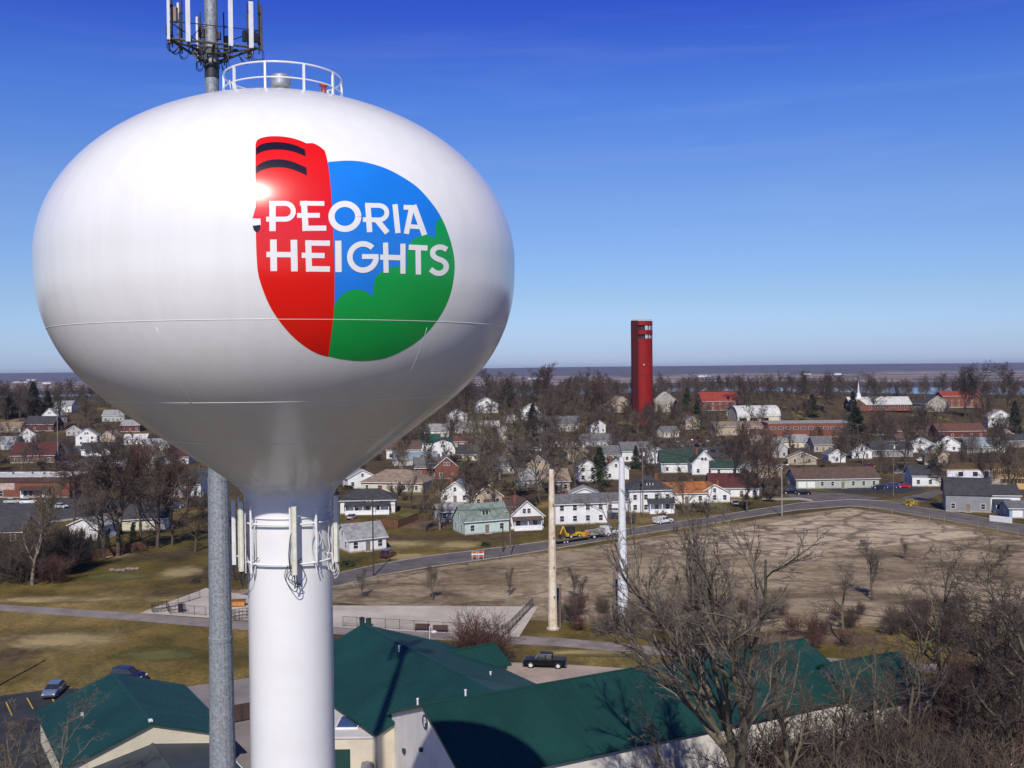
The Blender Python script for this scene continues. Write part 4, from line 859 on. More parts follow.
Hh('white house with grey roof high above the gambrel house', 'the white house above the gambrel', 457, 424, 13, 10, 5.0, 6, 'y', 4.0, 'white', 'grey', floors=1, wins=(3,2,2))
Hh('cluster front house with pale roof just above the green gambrel roof', 'the pale house above the gambrel', 437, 438, 14, 10, 4.0, 2, 'x', 3.4, 'white', 'lgrey', wins=(4,2,2))
Hh('red brown low roof right of the green gambrel house', 'the low red-brown roof', 468, 447, 14, 9, 2.8, 0, 'x', 2.6, 'tan', 'redbrown', wins=(3,1,1))
Hh('small white house glimpsed in the tan trees right of the low red brown roof', 'the small white house in tan trees', 489, 434, 12, 9, 4.0, 0, 'x', 3.0, 'white', 'white', wins=(3,1,1))
Hh('pale house with white gable behind the tall dark conifer', 'the pale house behind the conifer', 531, 421, 13, 10, 6.0, 5, 'y', 4.0, 'white', 'lgrey', floors=2, wins=(2,2,2))
Hh('small dark shed left of the pale mint house', 'the dark shed by the mint house', 449, 522, 7, 6, 2.6, 15, 'x', 1.6, 'grey', 'lgrey', wins=(2,1,1), name='shed', cat='shed')
Hh('grey roofed low house behind the two big poles', 'the low house behind the poles', 596, 447, 17, 9, 3.0, 4, 'x', 3.0, 'lgrey', 'grey', wins=(4,1,1))
Hh('brown roofed house right of the rust roofed bungalow row, behind the street tree', 'the brown house behind the street tree', 760, 478, 12, 9, 3.2, 8, 'y', 2.8, 'tan', 'lgrey', wins=(3,1,1))
# left of the mast
Hh('brown house with big brown roof and small white dormer behind the brick shop', 'the brown-roofed house', 38, 463, 19, 12, 3.4, 4, 'x', 5.2, 'brown', 'maroon', dormer=1, wins=(4,2,2))
Hh('red house with grey gable roof under the pair of dark conifers', 'the red grey-roofed house', 44, 432, 20, 11, 4.2, -8, 'x', 4.6, 'redb', 'dark', wins=(4,2,2))
Hh('white gabled house peeking out above the red house', 'the white house above the red one', 55, 424, 12, 9, 5.0, -20, 'y', 4.4, 'white', 'lgrey', floors=1, wins=(2,2,2))
Hh('low tan roofed house at the far left edge', 'the low tan house at the left edge', 9, 433, 18, 10, 2.8, 5, 'x', 3.0, 'tan', 'tan', wins=(4,1,1))
Hh('grey roofed house at the far left above the brick shop', 'the grey house at the left edge', 6, 450, 15, 10, 3.6, 3, 'x', 3.0, 'lgrey', 'lgrey', wins=(4,1,1))
Hh('white two storey house right of the side street', 'the white two-storey house', 88, 446, 11, 9, 5.6, 14, 'y', 3.6, 'white', 'lgrey', floors=2, wins=(2,2,2))
Hh('white bungalow with dark porch below the white two storey house', 'the white bungalow with dark porch', 98, 456, 13, 9, 3.2, 8, 'x', 2.8, 'white', 'dark', wins=(3,1,1), porch=(-4,4,2.4,2.5))
Hh('white garage with pale grey roof standing among small evergreens', 'the white garage by the evergreens', 95, 541, 8.2, 8, 3.5, -16, 'y', 1.6, 'white', 'lgrey', wins=(1,0,1), door=False, name='garage', cat='garage')
Hh('white gabled house with black roof left of the grey mast', 'the black-roofed gable house', 193, 498, 10, 9, 4.6, -10, 'x', 4.2, 'white', 'dark', wins=(3,2,2), dormer=1)
Hh('dark roofed house with pale gable behind the bare trees left of the mast', 'the dark-roofed pale gable house', 148, 531, 11, 11, 3.0, 14, 'x', 4.0, 'cream', 'dark', wins=(2,2,2))
Hh('dark roofed cottage at the far left edge among brush', 'the dark cottage at the left edge', 4, 545, 12, 9, 3.0, 4, 'x', 3.0, 'brown', 'dark', wins=(3,1,1))
Hh('grey roofed house just under the tank edge, far left', 'the grey house under the tank edge', 116, 422, 15, 9, 4.0, 0, 'x', 3.4, 'lgrey', 'lgrey', wins=(3,1,1))
Hh('pink red walled house below the tank edge', 'the reddish house below the tank', 133, 432, 12, 9, 4.0, 0, 'x', 3.0, 'redb', 'lgrey', wins=(3,1,1))
Hh('white flat looking house below the tank between bare trees', 'the white house between bare trees', 137, 445, 12, 8, 3.2, 6, 'x', 2.4, 'white', 'white', wins=(3,1,1))
Hh('pale grey roofed house right of the white house below the tank', 'the pale house below the tank', 160, 452, 14, 9, 3.4, -5, 'x', 2.8, 'white', 'lgrey', wins=(3,1,1))
Hh('small maroon roofed house near the tank underside at left', 'the small maroon house', 178, 464, 12, 9, 3.2, 0, 'x', 3.0, 'white', 'maroon', wins=(3,1,1))
Hh('distant white house right of the pair of dark conifers', 'the distant white house', 66, 413, 12, 9, 5.0, 0, 'x', 3.0, 'white', 'lgrey', floors=1, wins=(3,1,1))

# further houses half hidden among the bare trees
EXTRA = []
hr_ = random.Random(77)
for i, (px, py) in enumerate([(470,461),(518,457),(503,474),(541,474),(553,492),(458,503),(484,507),(532,490),(596,434),(505,443),(545,436),(905,446),(874,436),(668,440-2),(576,462),(776,458),(512,424),(466,434),(150,470),(75,436),(28,444),(112,446),(690,430),(610,462),(760,445),(935,466),(820,452),(1002,440)]):
    wl, wn = hr_.choice([('white','white'),('white','white'),('cream','cream'),('lgrey','pale grey'),('tan','tan')]); rl, rn = hr_.choice([('brown','brown'),('grey','grey'),('dark','charcoal'),('tan','tan'),('lgrey','light grey'),('grey','grey')])
    rg = hr_.choice('xy'); t_ = Hh(None, '', px, py, hr_.uniform(8.5,12.5) if rg == 'x' else 8.5, hr_.uniform(7.5,10), hr_.choice((3.0,3.4,4.6,5.3)), hr_.uniform(-18,22), rg, hr_.uniform(2.4,3.6), wl, rl, wins=(3,2,2), group='further houses among the bare trees')
    LAND.pop(); EXTRA.append((t_, (wn, rn)))
# brick shop block with white flat roof
t = Hh('long single storey red brick shop with white flat roof, awning and brown fascia', 'the brick shop block', 32, 498, 33, 15, 6.3, -3, 'x', 0, 'brick', 'white', 'flat', wins=(0,0,2), door=False, name='brick_shop', cat='shop')
b = MB(); b.bx(-16.8,16.8,-7.75,-7.56,4.9,6.6); b.build('fascia', M('brown_fascia', (0.07,0.035,0.03), 0.8), t)
b = MB(); b.bx(-16,-1.5,-7.54,-7.5,2.6,4.85); b.build('upper_panel', M('beige_panel', (0.45,0.35,0.30), 0.8), t)
b = MB(); b.prism([(-9.3,2.5),(-7.52,3.6),(-7.52,3.72),(-9.3,2.62)], 'x', 0.5, 10.5); b.build('awning', M('brown_awning', (0.06,0.03,0.03), 0.8), t)
for x in (-9.5,-7.8,-6.1,2,3.8,6,9): window(t, x, -7.5, 1.4, 0, 1.3, 1.7)
for x in (0.8,8): b = MB(); b.bx(x-.5,x+.5,-7.56,-7.48,0,2.2); b.build('door', trim_white, t)
for x, y in ((-8,2),(-2,3),(3,1),(8,4),(12,-2)): b = MB(); b.box((x,y,6.9), (1.5,1.3,.8)); b.build('roof_unit', M('roof_unit_grey', (0.4,0.4,0.4), 0.6), t)
# long red school with flat roof
t = Hh('long flat roofed red brick school behind the cream bungalow', 'the long red brick school', 806, 438, 46, 20, 7.4, -2, 'x', 0, 'brick', 'lgrey', 'flat', wins=(0,0,0), door=False, name='school', cat='school')
for i in range(11): window(t, -20+4*i, -10, 4.9, 0, 2.6, 1.2)
t = Hh('low grey roofed school wing left of the long red brick school', 'the low grey school wing', 742, 436, 34, 16, 4.6, 3, 'x', 2.4, 'tan', 'tan', wins=(5,1,1), door=False, name='school_wing', cat='school')
# arched-roof gymnasium
p = gp(757, 424); p.y += 9; p.z = tz(p.x, p.y)
t = thing('arched_hall', 'big hall with pale barrel arched roof and open dark end bays', 'hall', p, R(6)); LAND.append(('the arched-roof hall', p, 13)); HOUSES.append((t, p, 12))
n = 16; prf = [(10*math.cos(math.pi*i/n)*(1 if i in (0, n) else 1), 3.5+6.3*math.sin(math.pi*i/n)**0.9) for i in range(n+1)]
b = MB(); b.prism([(-9.6,-.3),(9.6,-.3)]+[(x*.965, z-.2) for x, z in prf], 'x', -13, 12.5); b.build('wall', W_['cream'], t)
b = MB(); b.prism(prf+[(x*.97, z-.18) for x, z in reversed(prf)], 'x', -13.4, 13.4); b.build('roof', RF['white'], t)
for x0, x1 in ((-8.2,-3.6),(-2.6,2.4),(3.6,8)): b = MB(); b.bx(12.5,12.55,x0,x1,2,7.4); b.build('bay_window', glass, t)
for x0, x1 in ((-12,-7.5),(-5.5,-1),(1.5,6)): b = MB(); b.bx(x0,x1,-9.68,-9.6,.6,2.8); b.build('bay_window', glass, t)
b = MB(); b.bx(13.0,13.3,-.3,.3,-.2,9.5); b.bx(13.0,13.3,-9.3,-8.7,-.2,4.4); b.bx(13,13.3,8.7,9.3,-.2,4.4); b.build('end_frame', trim_white, t)
# church
p = gp(884, 413); p.y += 12; p.z = tz(p.x, p.y)
t = thing('church', 'red brick church with long white roof and slender white steeple', 'church', p, R(-4)); t.scale = (.74,.74,.74); LAND.append(('the white-steepled church', p, 26)); HOUSES.append((t, p, 24))
b = MB(); b.prism([(-11,-.3),(11,-.3),(11,5.5),(0,11.5),(-11,5.5)], 'x', -26, 26); b.build('wall', W_['brick'], t)
b = MB(); b.prism([(-11.7,5.1),(0,11.6),(11.7,5.1),(11.7,5.4),(0,11.9),(-11.7,5.4)], 'x', -26.6, 26.6); rf = b.build('roof', RF['white'], t)
b = MB(); b.X = Matrix.Rotation(math.pi/2, 4, 'Z')
b.prism([(-6.5+20,-.3),(6.5+20,-.3),(6.5+20,5),(20,10),(-6.5+20,5)], 'x', -15, -2); b.build('gable_front', W_['brick'], t)
b = MB(); b.X = Matrix.Rotation(math.pi/2, 4, 'Z'); b.prism([(12.8,4.7),(20,10.15),(27.2,4.7),(27.2,5.0),(20,10.45),(12.8,5.0)], 'x', -15.6, -2); b.build('front_roof', RF['white'], t)
b = MB(); b.bx(-17.6,-14.4,-1.6,1.6,9.5,14.5); st = b.build('steeple', trim_white, t)
b = MB(); b.lathe([(1.75,14.5),(1.2,15.4),(1.0,15.5),(0.05,25.5)], 8, (-16,0)); b.build('spire', trim_white, st)
for i in range(7): window(t, -9+5*i, -11, 2.8, 0, 1.6, 3.2)
for x in (-22,-18): window(t, x, -15, 3.2, 0, 1.4, 3)

# timber frame under construction
p = gp(991, 489); p.y += 7
t = thing('timber_frame', 'two storey house under construction, bare tan timber framing with white wrap', 'construction site', p, R(-4)); LAND.append(('the timber frame building site', p, 12)); HOUSES.append((t, p, 12))
tim = M('raw_timber', (0.52,0.34,0.15), 0.8, 0.12, 2); wrap = M('house_wrap', (0.66,0.64,0.72), 0.6, 0.05, 1); osb = M('osb_board', (0.42,0.27,0.14), 0.85, 0.2, 2)
b = MB(); b.bx(-13,12,-6,6,-.2,.25); b.build('slab', concrete, t)
b = MB(); b.bx(-12.5,11.5,-5.6,5.6,3.0,3.35); b.build('floor_deck', osb, t)
b = MB(); b.bx(-12.5,-6,-5.5,-5.35,.25,3.0); b.bx(-1.5,4,-5.5,-5.35,.25,3.0); b.build('lower_wall', W_['stone'], t)
b = MB(); b.bx(-12.4,1.5,-5.5,-5.38,3.4,5.8); b.build('house_wrap', wrap, t)
b = MB()
for x in np.arange(-12.4, 11.6, .61): b.bx(x,x+.09,-5.3,-5.15,3.35,6.0); b.bx(x,x+.09,5.1,5.25,3.35,6.0)
for x in np.arange(4.5, 11.6, 1.2): b.bx(x,x+.1,-5.3,-5.15,.25,3.0)
for y in np.arange(-5, 5.2, .61): b.bx(11.4,11.5,y,y+.09,.25,6.0); b.bx(-12.5,-12.4,y,y+.09,.25,6.0)
b.bx(-12.5,11.6,-5.34,-5.12,6.0,6.15); b.bx(-12.5,11.6,5.1,5.3,6.0,6.15); b.build('stud_wall', tim, t)
b = MB()
for x in np.arange(-12.6, 11.8, .61):
    b.prism([(-6.2,6.16),(0,7.6),(6.2,6.16),(6.2,6.3),(0,7.76),(-6.2,6.3)], 'x', x, x+.07); b.bx(x,x+.07,-5.6,5.6,6.16,6.26)
b.build('roof_truss', tim, t)
b = MB()
for x0, x1 in ((-9,-7.5),(-4.5,-3),(-1,.3)): b.bx(x0,x1,-5.56,-5.5,3.9,5.3)
b.build('window_opening', glass, t)
for x in (5,9): b = MB(); b.box((x,-7.5,.9), (2.2,1.2,1.8)); o = b.build('lumber_stack', tim); o.location = p; o.rotation_euler.z = R(-4); tag(o, ('stack of tan lumber on the ground at the '+('left' if x == 5 else 'right')+' front of the timber frame'), 'lumber stack', 'lumber stacks at the building site')

# red observation tower
p = gp(642.5, 417); p = at(642.5, 412, 600); RZ = tz(p.x, 600)
t = thing('observation_tower', 'tall red cylindrical observation tower with two window decks, standing above the town', 'tower', (p.x, 600, RZ-1)); LAND.append(('the red tower', Vector((p.x, 600, RZ)), 10)); HOUSES.append((t, Vector((p.x, 600, RZ)), 9))
redt = M('tower_red', (0.25,0.009,0.007), 0.6, 0.08, 0.15, spec=0.25); redd = M('tower_dark_red', (0.055,0.004,0.006), 0.7, 0.06, 0.2, spec=0.2)
TT = 67.0-RZ+1; RA = 6.3
b = MB(); b.lathe([(RA,0),(RA,TT-10.6)], 64); b.build('shaft', redt, t, False)
for z0, z1 in ((TT-8.0,TT-5.6),(TT-2.6,TT)): b = MB(); b.lathe([(RA+.12,z0),(RA+.12,z1)], 64); b.build('deck_band', redt, t)
for z0, z1 in ((TT-10.6,TT-8.0),(TT-5.6,TT-2.6)):
    b = MB(); b.lathe([(RA-.9,z0),(RA-.9,z1)], 48, caps=False); b.build('deck_core', M('deck_dark', (0.03,0.02,0.03), 0.6), t)
    for k in range(8):       # pale panels behind the rail on the right-hand side
        a0 = R(-78+13*k)
        b = MB(); c_ = [( (RA-.3)*math.cos(a0+R(11)*j/3), (RA-.3)*math.sin(a0+R(11)*j/3)) for j in range(4)]
        b.add([(x,y,z0+.15) for x, y in c_]+[(x,y,z1-.15) for x, y in c_], [(j,j+1,j+5,j+4) for j in range(3)]); b.build('window_panel', M('deck_panel', (0.55,0.6,0.66), 0.2), t)
    for k in range(16):
        a0 = R(22.5*k+8); b = MB(); b.box(((RA-.05)*math.cos(a0), (RA-.05)*math.sin(a0), (z0+z1)/2), (.25,.25,z1-z0-.01), a0); b.build('deck_post', redd, t)
b = MB(); b.bx(-RA-.3,-3.1,-6.3,0.0,0,TT+.2); b.build('stair_shaft', redd, t)
for z in (14,22,30,38,46,54):
    b = MB(); b.ring((0,0,z), RA-.005, .05, 64, 5); b.build('weld_seam', redd, t)
b = MB(); b.tube([(.3,-RA-.02,TT*.58),(.3,-RA-.3,TT*.58)], .35, 10); b.build('porthole', trim_white, t)
for x, h_ in ((-5.2,7),(-3.6,6.5),(1.0,12)): b = MB(); b.tube([(x,0,TT),(x,0,TT+h_)], [.24,.16], 6); b.build('whip_antenna', light_metal, t)
b = MB(); b.ring((0,0,TT+.9), RA-.2, .05, 48, 5); b.build('rail', redt, t)

# far plants across the river
wm_ = M('far_warehouse_white', (0.75,0.75,0.75), 0.6)
for i, (px, py, w_, lb) in enumerate([(535,379.5,120,'pale industrial shed across the valley, left of the red tower'),(22,383,150,'pale industrial plant across the valley at the far left'),(32,380.5,110,'second pale plant beyond the far left industrial plant'),(704,377,110,'white warehouse across the valley above the red roofed house'),(806,375,70,'small white warehouse across the valley above the long school'),(837,375,60,'tiny white shed across the valley above the church conifer'),(48,384,70,'small white building right of the far left industrial plant')]):
    p = gp(px, py); b = MB(); b.prism([(-30,-1),(30,-1),(30,12),(0,16),(-30,12)], 'x', -w_/2, w_/2); t = thing('warehouse', lb, 'warehouse', (p.x, p.y, p.z), 0, 'pale buildings across the river valley')
    b.build('wall', wm_, t); b = MB(); b.prism([(-31,12),(0,16.2),(31,12),(31,13),(0,17.2),(-31,13)], 'x', -w_/2-1, w_/2+1); b.build('roof', RF['white'], t)
# ------------------------------------------------------------------ vehicles
def wheel_mesh(r=0.35, w=0.24):
    b = MB(); b.X = Matrix.Rotation(math.pi/2, 4, 'X'); b.lathe([(r*.62,-w/2),(r*.95,-w/2),(r,-w/2+.03),(r,w/2-.03),(r*.95,w/2),(r*.62,w/2)], 20, caps=False); ty = b.mesh('tyre', rubber, True)
    b = MB(); b.X = Matrix.Rotation(math.pi/2, 4, 'X'); b.lathe([(0.0001,-w*.3),(r*.2,-w*.42),(r*.64,-w*.38),(r*.64,w*.38),(r*.2,w*.42),(0.0001,w*.3)], 20, caps=False); rm = b.mesh('rim', light_metal, False)
    return ty, rm
WH = wheel_mesh(0.34, .22); WHB = wheel_mesh(0.42, .28); WHT = wheel_mesh(0.5, .3)
def bevel(me, w=0.05, seg=2):
    bm = bmesh.new(); bm.from_mesh(me); bmesh.ops.bevel(bm, geom=[e for e in bm.edges if e.calc_face_angle(0) > 0.35], offset=w, segments=seg, affect='EDGES', clamp_overlap=True); bm.to_mesh(me); bm.free(); arc_smooth(me, 35); return me
def loft_x(mb, st):
    """stations (x, half width bottom, z bottom, half width top, z top)"""
    vs_ = []
    for x, wb, zb, wt_, zt in st: vs_ += [(x,-wb,zb),(x,wb,zb),(x,wt_,zt),(x,-wt_,zt)]
    n = len(st); fs_ = [(0,1,2,3),(4*n-1,4*n-2,4*n-3,4*n-4)]
    for i in range(n-1):
        for k in range(4): fs_.append((4*i+k, 4*i+4+k, 4*i+4+(k+1)%4, 4*i+(k+1)%4))
    mb.add(vs_, fs_)
def paint_m(n, c): return M('car_paint_'+n, c, 0.28, 0.03, 1, spec=0.6, coat=0.6)
def car_parts(kind, pm):
    """list of (part name, mesh, children)"""
    out = []
    if kind in ('sedan', 'suv'):
        hgt = 1.45 if kind == 'sedan' else 1.75; L2 = 2.3
        b = MB(); loft_x(b, [(-L2,.78,.32,.76,.75),(-L2+.25,.88,.25,.86,.92 if kind == 'sedan' else 1.05),(-1.2,.9,.22,.88,.98 if kind == 'sedan' else 1.08),(.9,.9,.22,.88,.96 if kind == 'sedan' else 1.06),(L2-.4,.88,.22,.84,.86 if kind == 'sedan' else .98),(L2,.76,.3,.74,.66)])
        body = bevel(b.mesh('body', pm))
        r0 = -1.95 if kind == 'sedan' else -2.2
        b = MB(); loft_x(b, [(r0,.80,.93,.78,.96),(r0+.75 if kind == 'sedan' else r0+.35,.82,.94,.66,hgt-.06),(.0,.82,.94,.68,hgt-.04),(.35,.82,.94,.66,hgt-.1),(1.15,.80,.93,.78,.97)]); gl = bevel(b.mesh('cabin_glass', glass), .03)
        b = MB(); loft_x(b, [(r0+.7 if kind == 'sedan' else r0+.3,.67,hgt-.08,.63,hgt-.02),(-.3,.7,hgt-.05,.66,hgt+.02),(.38,.68,hgt-.1,.64,hgt-.04)]); rf = bevel(b.mesh('cabin_roof', pm), .02)
        out = [('body', body), ('cabin_glass', gl), ('cabin_roof', rf)]; wb = (-1.4, 1.4); ww = WH
    elif kind == 'pickup':
        b = MB(); loft_x(b, [(-2.85,.9,.55,.9,1.1),(-2.8,.95,.45,.95,1.15),(-1.0,.95,.42,.95,1.15),(-.95,.95,.42,.95,1.12),(1.3,.95,.42,.93,1.12),(2.55,.93,.42,.9,1.05),(2.85,.88,.5,.84,.85)])
        body = bevel(b.mesh('body', pm))
        b = MB(); b.bx(-2.7,-1.05,-.78,.78,1.155,1.17); bed = b.mesh('truck_bed', dark_metal)
        b = MB(); loft_x(b, [(-1.0,.88,1.1,.72,1.82),(.55,.88,1.1,.72,1.82),(1.35,.87,1.08,.85,1.13)]); gl = bevel(b.mesh('cabin_glass', glass), .03)
        b = MB(); loft_x(b, [(-1.03,.75,1.78,.7,1.88),(.6,.75,1.78,.7,1.88)]); b.bx(-1.06,-.98,-.88,.88,1.1,1.8); b.bx(-.22,-.12,-.9,.9,1.1,1.8); rf = bevel(b.mesh('cab_roof', pm), .02)
        out = [('body', body), ('truck_bed', bed), ('cabin_glass', gl), ('cab_roof', rf)]; wb = (-1.85, 1.8); ww = WHB
    return out, wb, ww
lampw = M('headlamp_glass', (0.7,0.7,0.68), 0.2); lampr = M('tail_lamp_red', (0.4,0.01,0.01), 0.3); chrome = M('bumper_chrome', (0.55,0.55,0.55), 0.25, 0.03, 1, metal=0.9)
def vehicle(name, label, cat, kind, pm, p, rz, group=None):
    t = thing(name, label, cat, p, rz, group); parts, wb, ww = car_parts(kind, pm)
    for nm, me in parts: link(nm, me, t)
    wr = .34 if ww is WH else .42; hw = .8 if ww is WH else .84; L2 = 2.3 if kind != 'pickup' else 2.85
    for x in wb:
        for s in (-1, 1): o = link('wheel', ww[0], t, (x, s*hw, wr)); link('rim', ww[1], o)
    zl = .62 if kind == 'sedan' else .78
    for s in (-1, 1):
        b = MB(); b.box((L2-.06, s*.62, zl), (.12,.3,.16)); b.build('headlight', lampw, t)
        b = MB(); b.box((-L2+.05, s*.68, zl+.1), (.12,.2,.22)); b.build('tail_light', lampr, t)
        b = MB(); b.box((.75 if kind != 'pickup' else .95, s*1.02, 1.08 if kind != 'sedan' else .98), (.14,.22,.14)); b.build('wing_mirror', pm, t)
    for x in (L2+.03, -L2-.03): b = MB(); b.box((x,0,.45), (.12,1.6,.2)); b.build('bumper', chrome if kind == 'pickup' else dark_metal, t)
    return t
def heading(px, py, qx, qy):
    a = gp(px, py); c = gp(qx, qy); return math.atan2(c.y-a.y, c.x-a.x)
blackp, whitep, bluep = M('car_paint_black', (0.006,0.006,0.007), 0.35, 0.03, 1, spec=0.25), paint_m('white', (0.72,0.72,0.72)), paint_m('dusty_blue', (0.13,0.17,0.28))
vehicle('pickup_truck', 'black pickup truck parked on the concrete lot behind the long green roof', 'pickup truck', 'pickup', blackp, G(545,668,0.012)+Vector((0,.6,0)), R(172))
vehicle('parked_car', 'dusty blue car facing the camera beside yellow bay lines left of the teal roof', 'car', 'sedan', bluep, G(47,699,0.012)+Vector((0,1.9,0)), R(-82))
vehicle('parked_car', 'dark navy car parked on grass edge just behind the teal roof ridge', 'car', 'suv', paint_m('navy', (0.012,0.014,0.04)), G(122,686,0.0)+Vector((0,2.2,0)), R(-12))
vehicle('parked_car', 'dark suv in the driveway between the apartment house and foursquare house', 'car', 'suv', paint_m('charcoal', (0.03,0.032,0.04)), gp(613,519), R(4))
vehicle('parked_car', 'pale silver car behind the dark suv beside the white carport', 'car', 'sedan', paint_m('silver', (0.45,0.46,0.48)), gp(616,513), R(6))
vehicle('parked_car', 'silver car at the left in the shop car park', 'car', 'sedan', paint_m('silver', (0.45,0.46,0.48)), gp(12,503), R(8))
vehicle('parked_car', 'white car in the middle of the shop car park', 'car', 'sedan', whitep, gp(61,508), R(-25))
vehicle('parked_car', 'dark blue car at the right end of the shop car park', 'car', 'suv', paint_m('navy', (0.012,0.014,0.04)), gp(94,505.5), R(170))
vehicle('parked_car', 'maroon car in front of the shop awning', 'car', 'sedan', paint_m('maroon', (0.10,0.01,0.015)), gp(41,502), R(3))
vehicle('parked_car', 'white car on the side street beside the brown roofed house', 'car', 'sedan', whitep, gp(50,454), R(80))
vehicle('parked_car', 'black car in front of the long ranch house garage corner', 'car', 'sedan', blackp, gp(803,494.5), R(175))
vehicle('parked_car', 'second black car parked left of the first by the ranch house hedge', 'car', 'suv', blackp, gp(790,493.5), R(175))
vehicle('parked_car', 'bright red car at the right end of the black driveway', 'car', 'sedan', paint_m('red', (0.40,0.01,0.015)), gp(904,487.5), R(176))
vehicle('parked_car', 'blue car beside the red car on the black driveway', 'car', 'suv', paint_m('blue', (0.02,0.04,0.20)), gp(891,488), R(176))
vehicle('parked_car', 'navy car at the left of the three on the black driveway', 'car', 'sedan', paint_m('navy', (0.012,0.014,0.04)), gp(879,488.5), R(176))
vehicle('parked_car', 'grey car on the cross street under the bare trees right of the ranch', 'car', 'sedan', paint_m('grey', (0.2,0.2,0.21)), gp(899,474), R(5))
vehicle('parked_car', 'white pickup parked beside the two storey building site', 'pickup truck', 'pickup', whitep, gp(998,489)+Vector((0,-3,0)), R(190))
vehicle('parked_van', 'white van among the trees left of the tall dark conifer', 'van', 'suv', whitep, gp(524,434), R(0))
vehicle('parked_car', 'white suv left in the row by the low white and brown building', 'car', 'suv', whitep, gp(537,451), R(0))
vehicle('parked_car', 'dark car right in the row by the low white and brown building', 'car', 'sedan', blackp, gp(547,451.5), R(0))
for px, py, kd, pm_, rz_, lb in ((352,519,'sedan',paint_m('silver',(0.45,0.46,0.48)),80,'silver car beside the black hip roofed house'),(388,557,'suv',paint_m('maroon',(0.10,0.01,0.015)),70,'dark red suv on the drive right of the small cottage'),
    (414,483,'sedan',paint_m('grey',(0.2,0.2,0.21)),10,'grey car right of the tan hip roofed bungalow'),(462,489,'suv',blackp,5,'black suv right of the red brick gabled house'),(735,505,'sedan',whitep,85,'white car on the drive by the maroon roofed house'),
    (672,486,'suv',paint_m('navy',(0.012,0.014,0.04)),0,'navy suv behind the rust roofed bungalow'),(640,468,'sedan',whitep,30,'white car below the white gable with garage'),(958,490,'suv',paint_m('silver',(0.45,0.46,0.48)),10,'silver suv right of the black roofed white house'),
    (870,467,'sedan',paint_m('maroon',(0.10,0.01,0.015)),5,'dark red car behind the long ranch house roof'),(922,461,'sedan',whitep,5,'white car in front of the left charcoal roofed house'),(1003,462,'suv',blackp,0,'black suv behind the timber frame'),
    (118,464,'sedan',whitep,5,'white car on the cross street right of the bungalow'),(70,466,'suv',paint_m('grey',(0.2,0.2,0.21)),10,'grey suv at the corner of the side street'),(28,503.5,'suv',whitep,6,'white suv in front of the brick shop'),(175,508,'sedan',paint_m('blue',(0.02,0.04,0.20)),20,'blue car left of the black roofed gable house')):
    vehicle('parked_car', lb, 'car', kd, pm_, gp(px, py), R(rz_))
# utility truck on the verge
def utility_truck(label, p, rz, crane):
    t = vehicle('work_truck', label, 'truck', 'pickup', whitep, p, rz)
    b = MB(); b.bx(-2.9,-1.05,-1.05,-.55,1.15,1.75); b.bx(-2.9,-1.05,.55,1.05,1.15,1.75); b.bx(-2.9,-2.8,-.55,.55,1.15,1.5)
    b.build('tool_body', M('tool_box_grey', (0.5,0.5,0.5), 0.5), t)
    if crane: b = MB(); b.tube([(-1.4,0,1.2),(-1.4,0,2.7),(-3.6,.2,3.1)], .09, 8); b.build('crane_arm', dark_metal, t)
    return t
utility_truck('white work truck with crane arm on the road behind the galvanised pole', gp(608,535), heading(590,537,640,530), True)
utility_truck('white utility pickup with ladder rack on the road right of the galvanised pole', gp(664,524)+Vector((0,1,0)), heading(640,527,700,519), False)
p = gp(598,537.5); hd = heading(590,537,640,530)
t = thing('dump_truck', 'grey flatbed work truck with stake sides right behind the yellow digger', 'truck', p, hd)
for nm, bxs, mt in (('cab', [(1.5,3.1,-1.05,1.05,.6,2.5)], whitep), ('flatbed', [(-3,1.4,-1.15,1.15,.95,1.1),(-3,1.4,-1.15,-1.05,1.1,1.9),(-3,1.4,1.05,1.15,1.1,1.9),(1.3,1.4,-1.05,1.05,1.1,2.2)], M('flatbed_grey', (0.3,0.3,0.29), 0.7)), ('windscreen', [(3.1,3.14,-.9,.9,1.5,2.2)], glass), ('chassis', [(-2.9,3.0,-.4,.4,.5,.94)], dark_metal), ('cargo', [(-2.4,-.6,-.8,.3,1.1,1.7),(-.3,.9,-.4,.8,1.1,1.5)], M('cargo_brown', (0.18,0.10,0.06), 0.9))):
    if nm == 'cargo':
        for q in bxs: b = MB(); b.bx(*q); b.build('cargo_crate', mt, t)
    else:
        b = MB(); [b.bx(*q) for q in bxs]; b.build(nm, mt, t)
for x in (-2.0, 2.3):
    for s in (-1, 1): o = link('wheel', WHT[0], t, (x, s*.95, .5)); link('rim', WHT[1], o)
# yellow backhoe on a trailer
ym = M('machine_yellow', (0.62,0.38,0.02), 0.5, 0.08, 1.5); om = M('machine_orange', (0.60,0.13,0.02), 0.5)
p = gp(572,541.5); hd = heading(550,545,590,539)
t = thing('equipment_trailer', 'low dark flat trailer on the road under the yellow digger', 'trailer', p, hd)
b = MB(); b.bx(-5,4.6,-1.15,1.15,.7,.85); b.build('deck', wood_pole, t); b = MB(); b.bx(-5,4.6,-.95,.95,.5,.69); b.bx(4.6,6.2,-.08,.08,.5,.65); b.build('frame', dark_metal, t)
for x in (-3.2,-2.3): 
    for s in (-1,1): o = link('wheel', WH[0], t, (x, s*1.05, .34)); link('rim', WH[1], o)
t = thing('backhoe_digger', 'yellow backhoe digger with folded arm standing on the dark trailer', 'digger', p+Vector((0,0,.86)), hd)
b = MB(); loft_x(b, [(-1.6,.5,.5,.45,1.2),(.2,.5,.5,.5,1.25),(2.0,.45,.5,.4,1.15)]); b.build('chassis', bevel and ym, t)
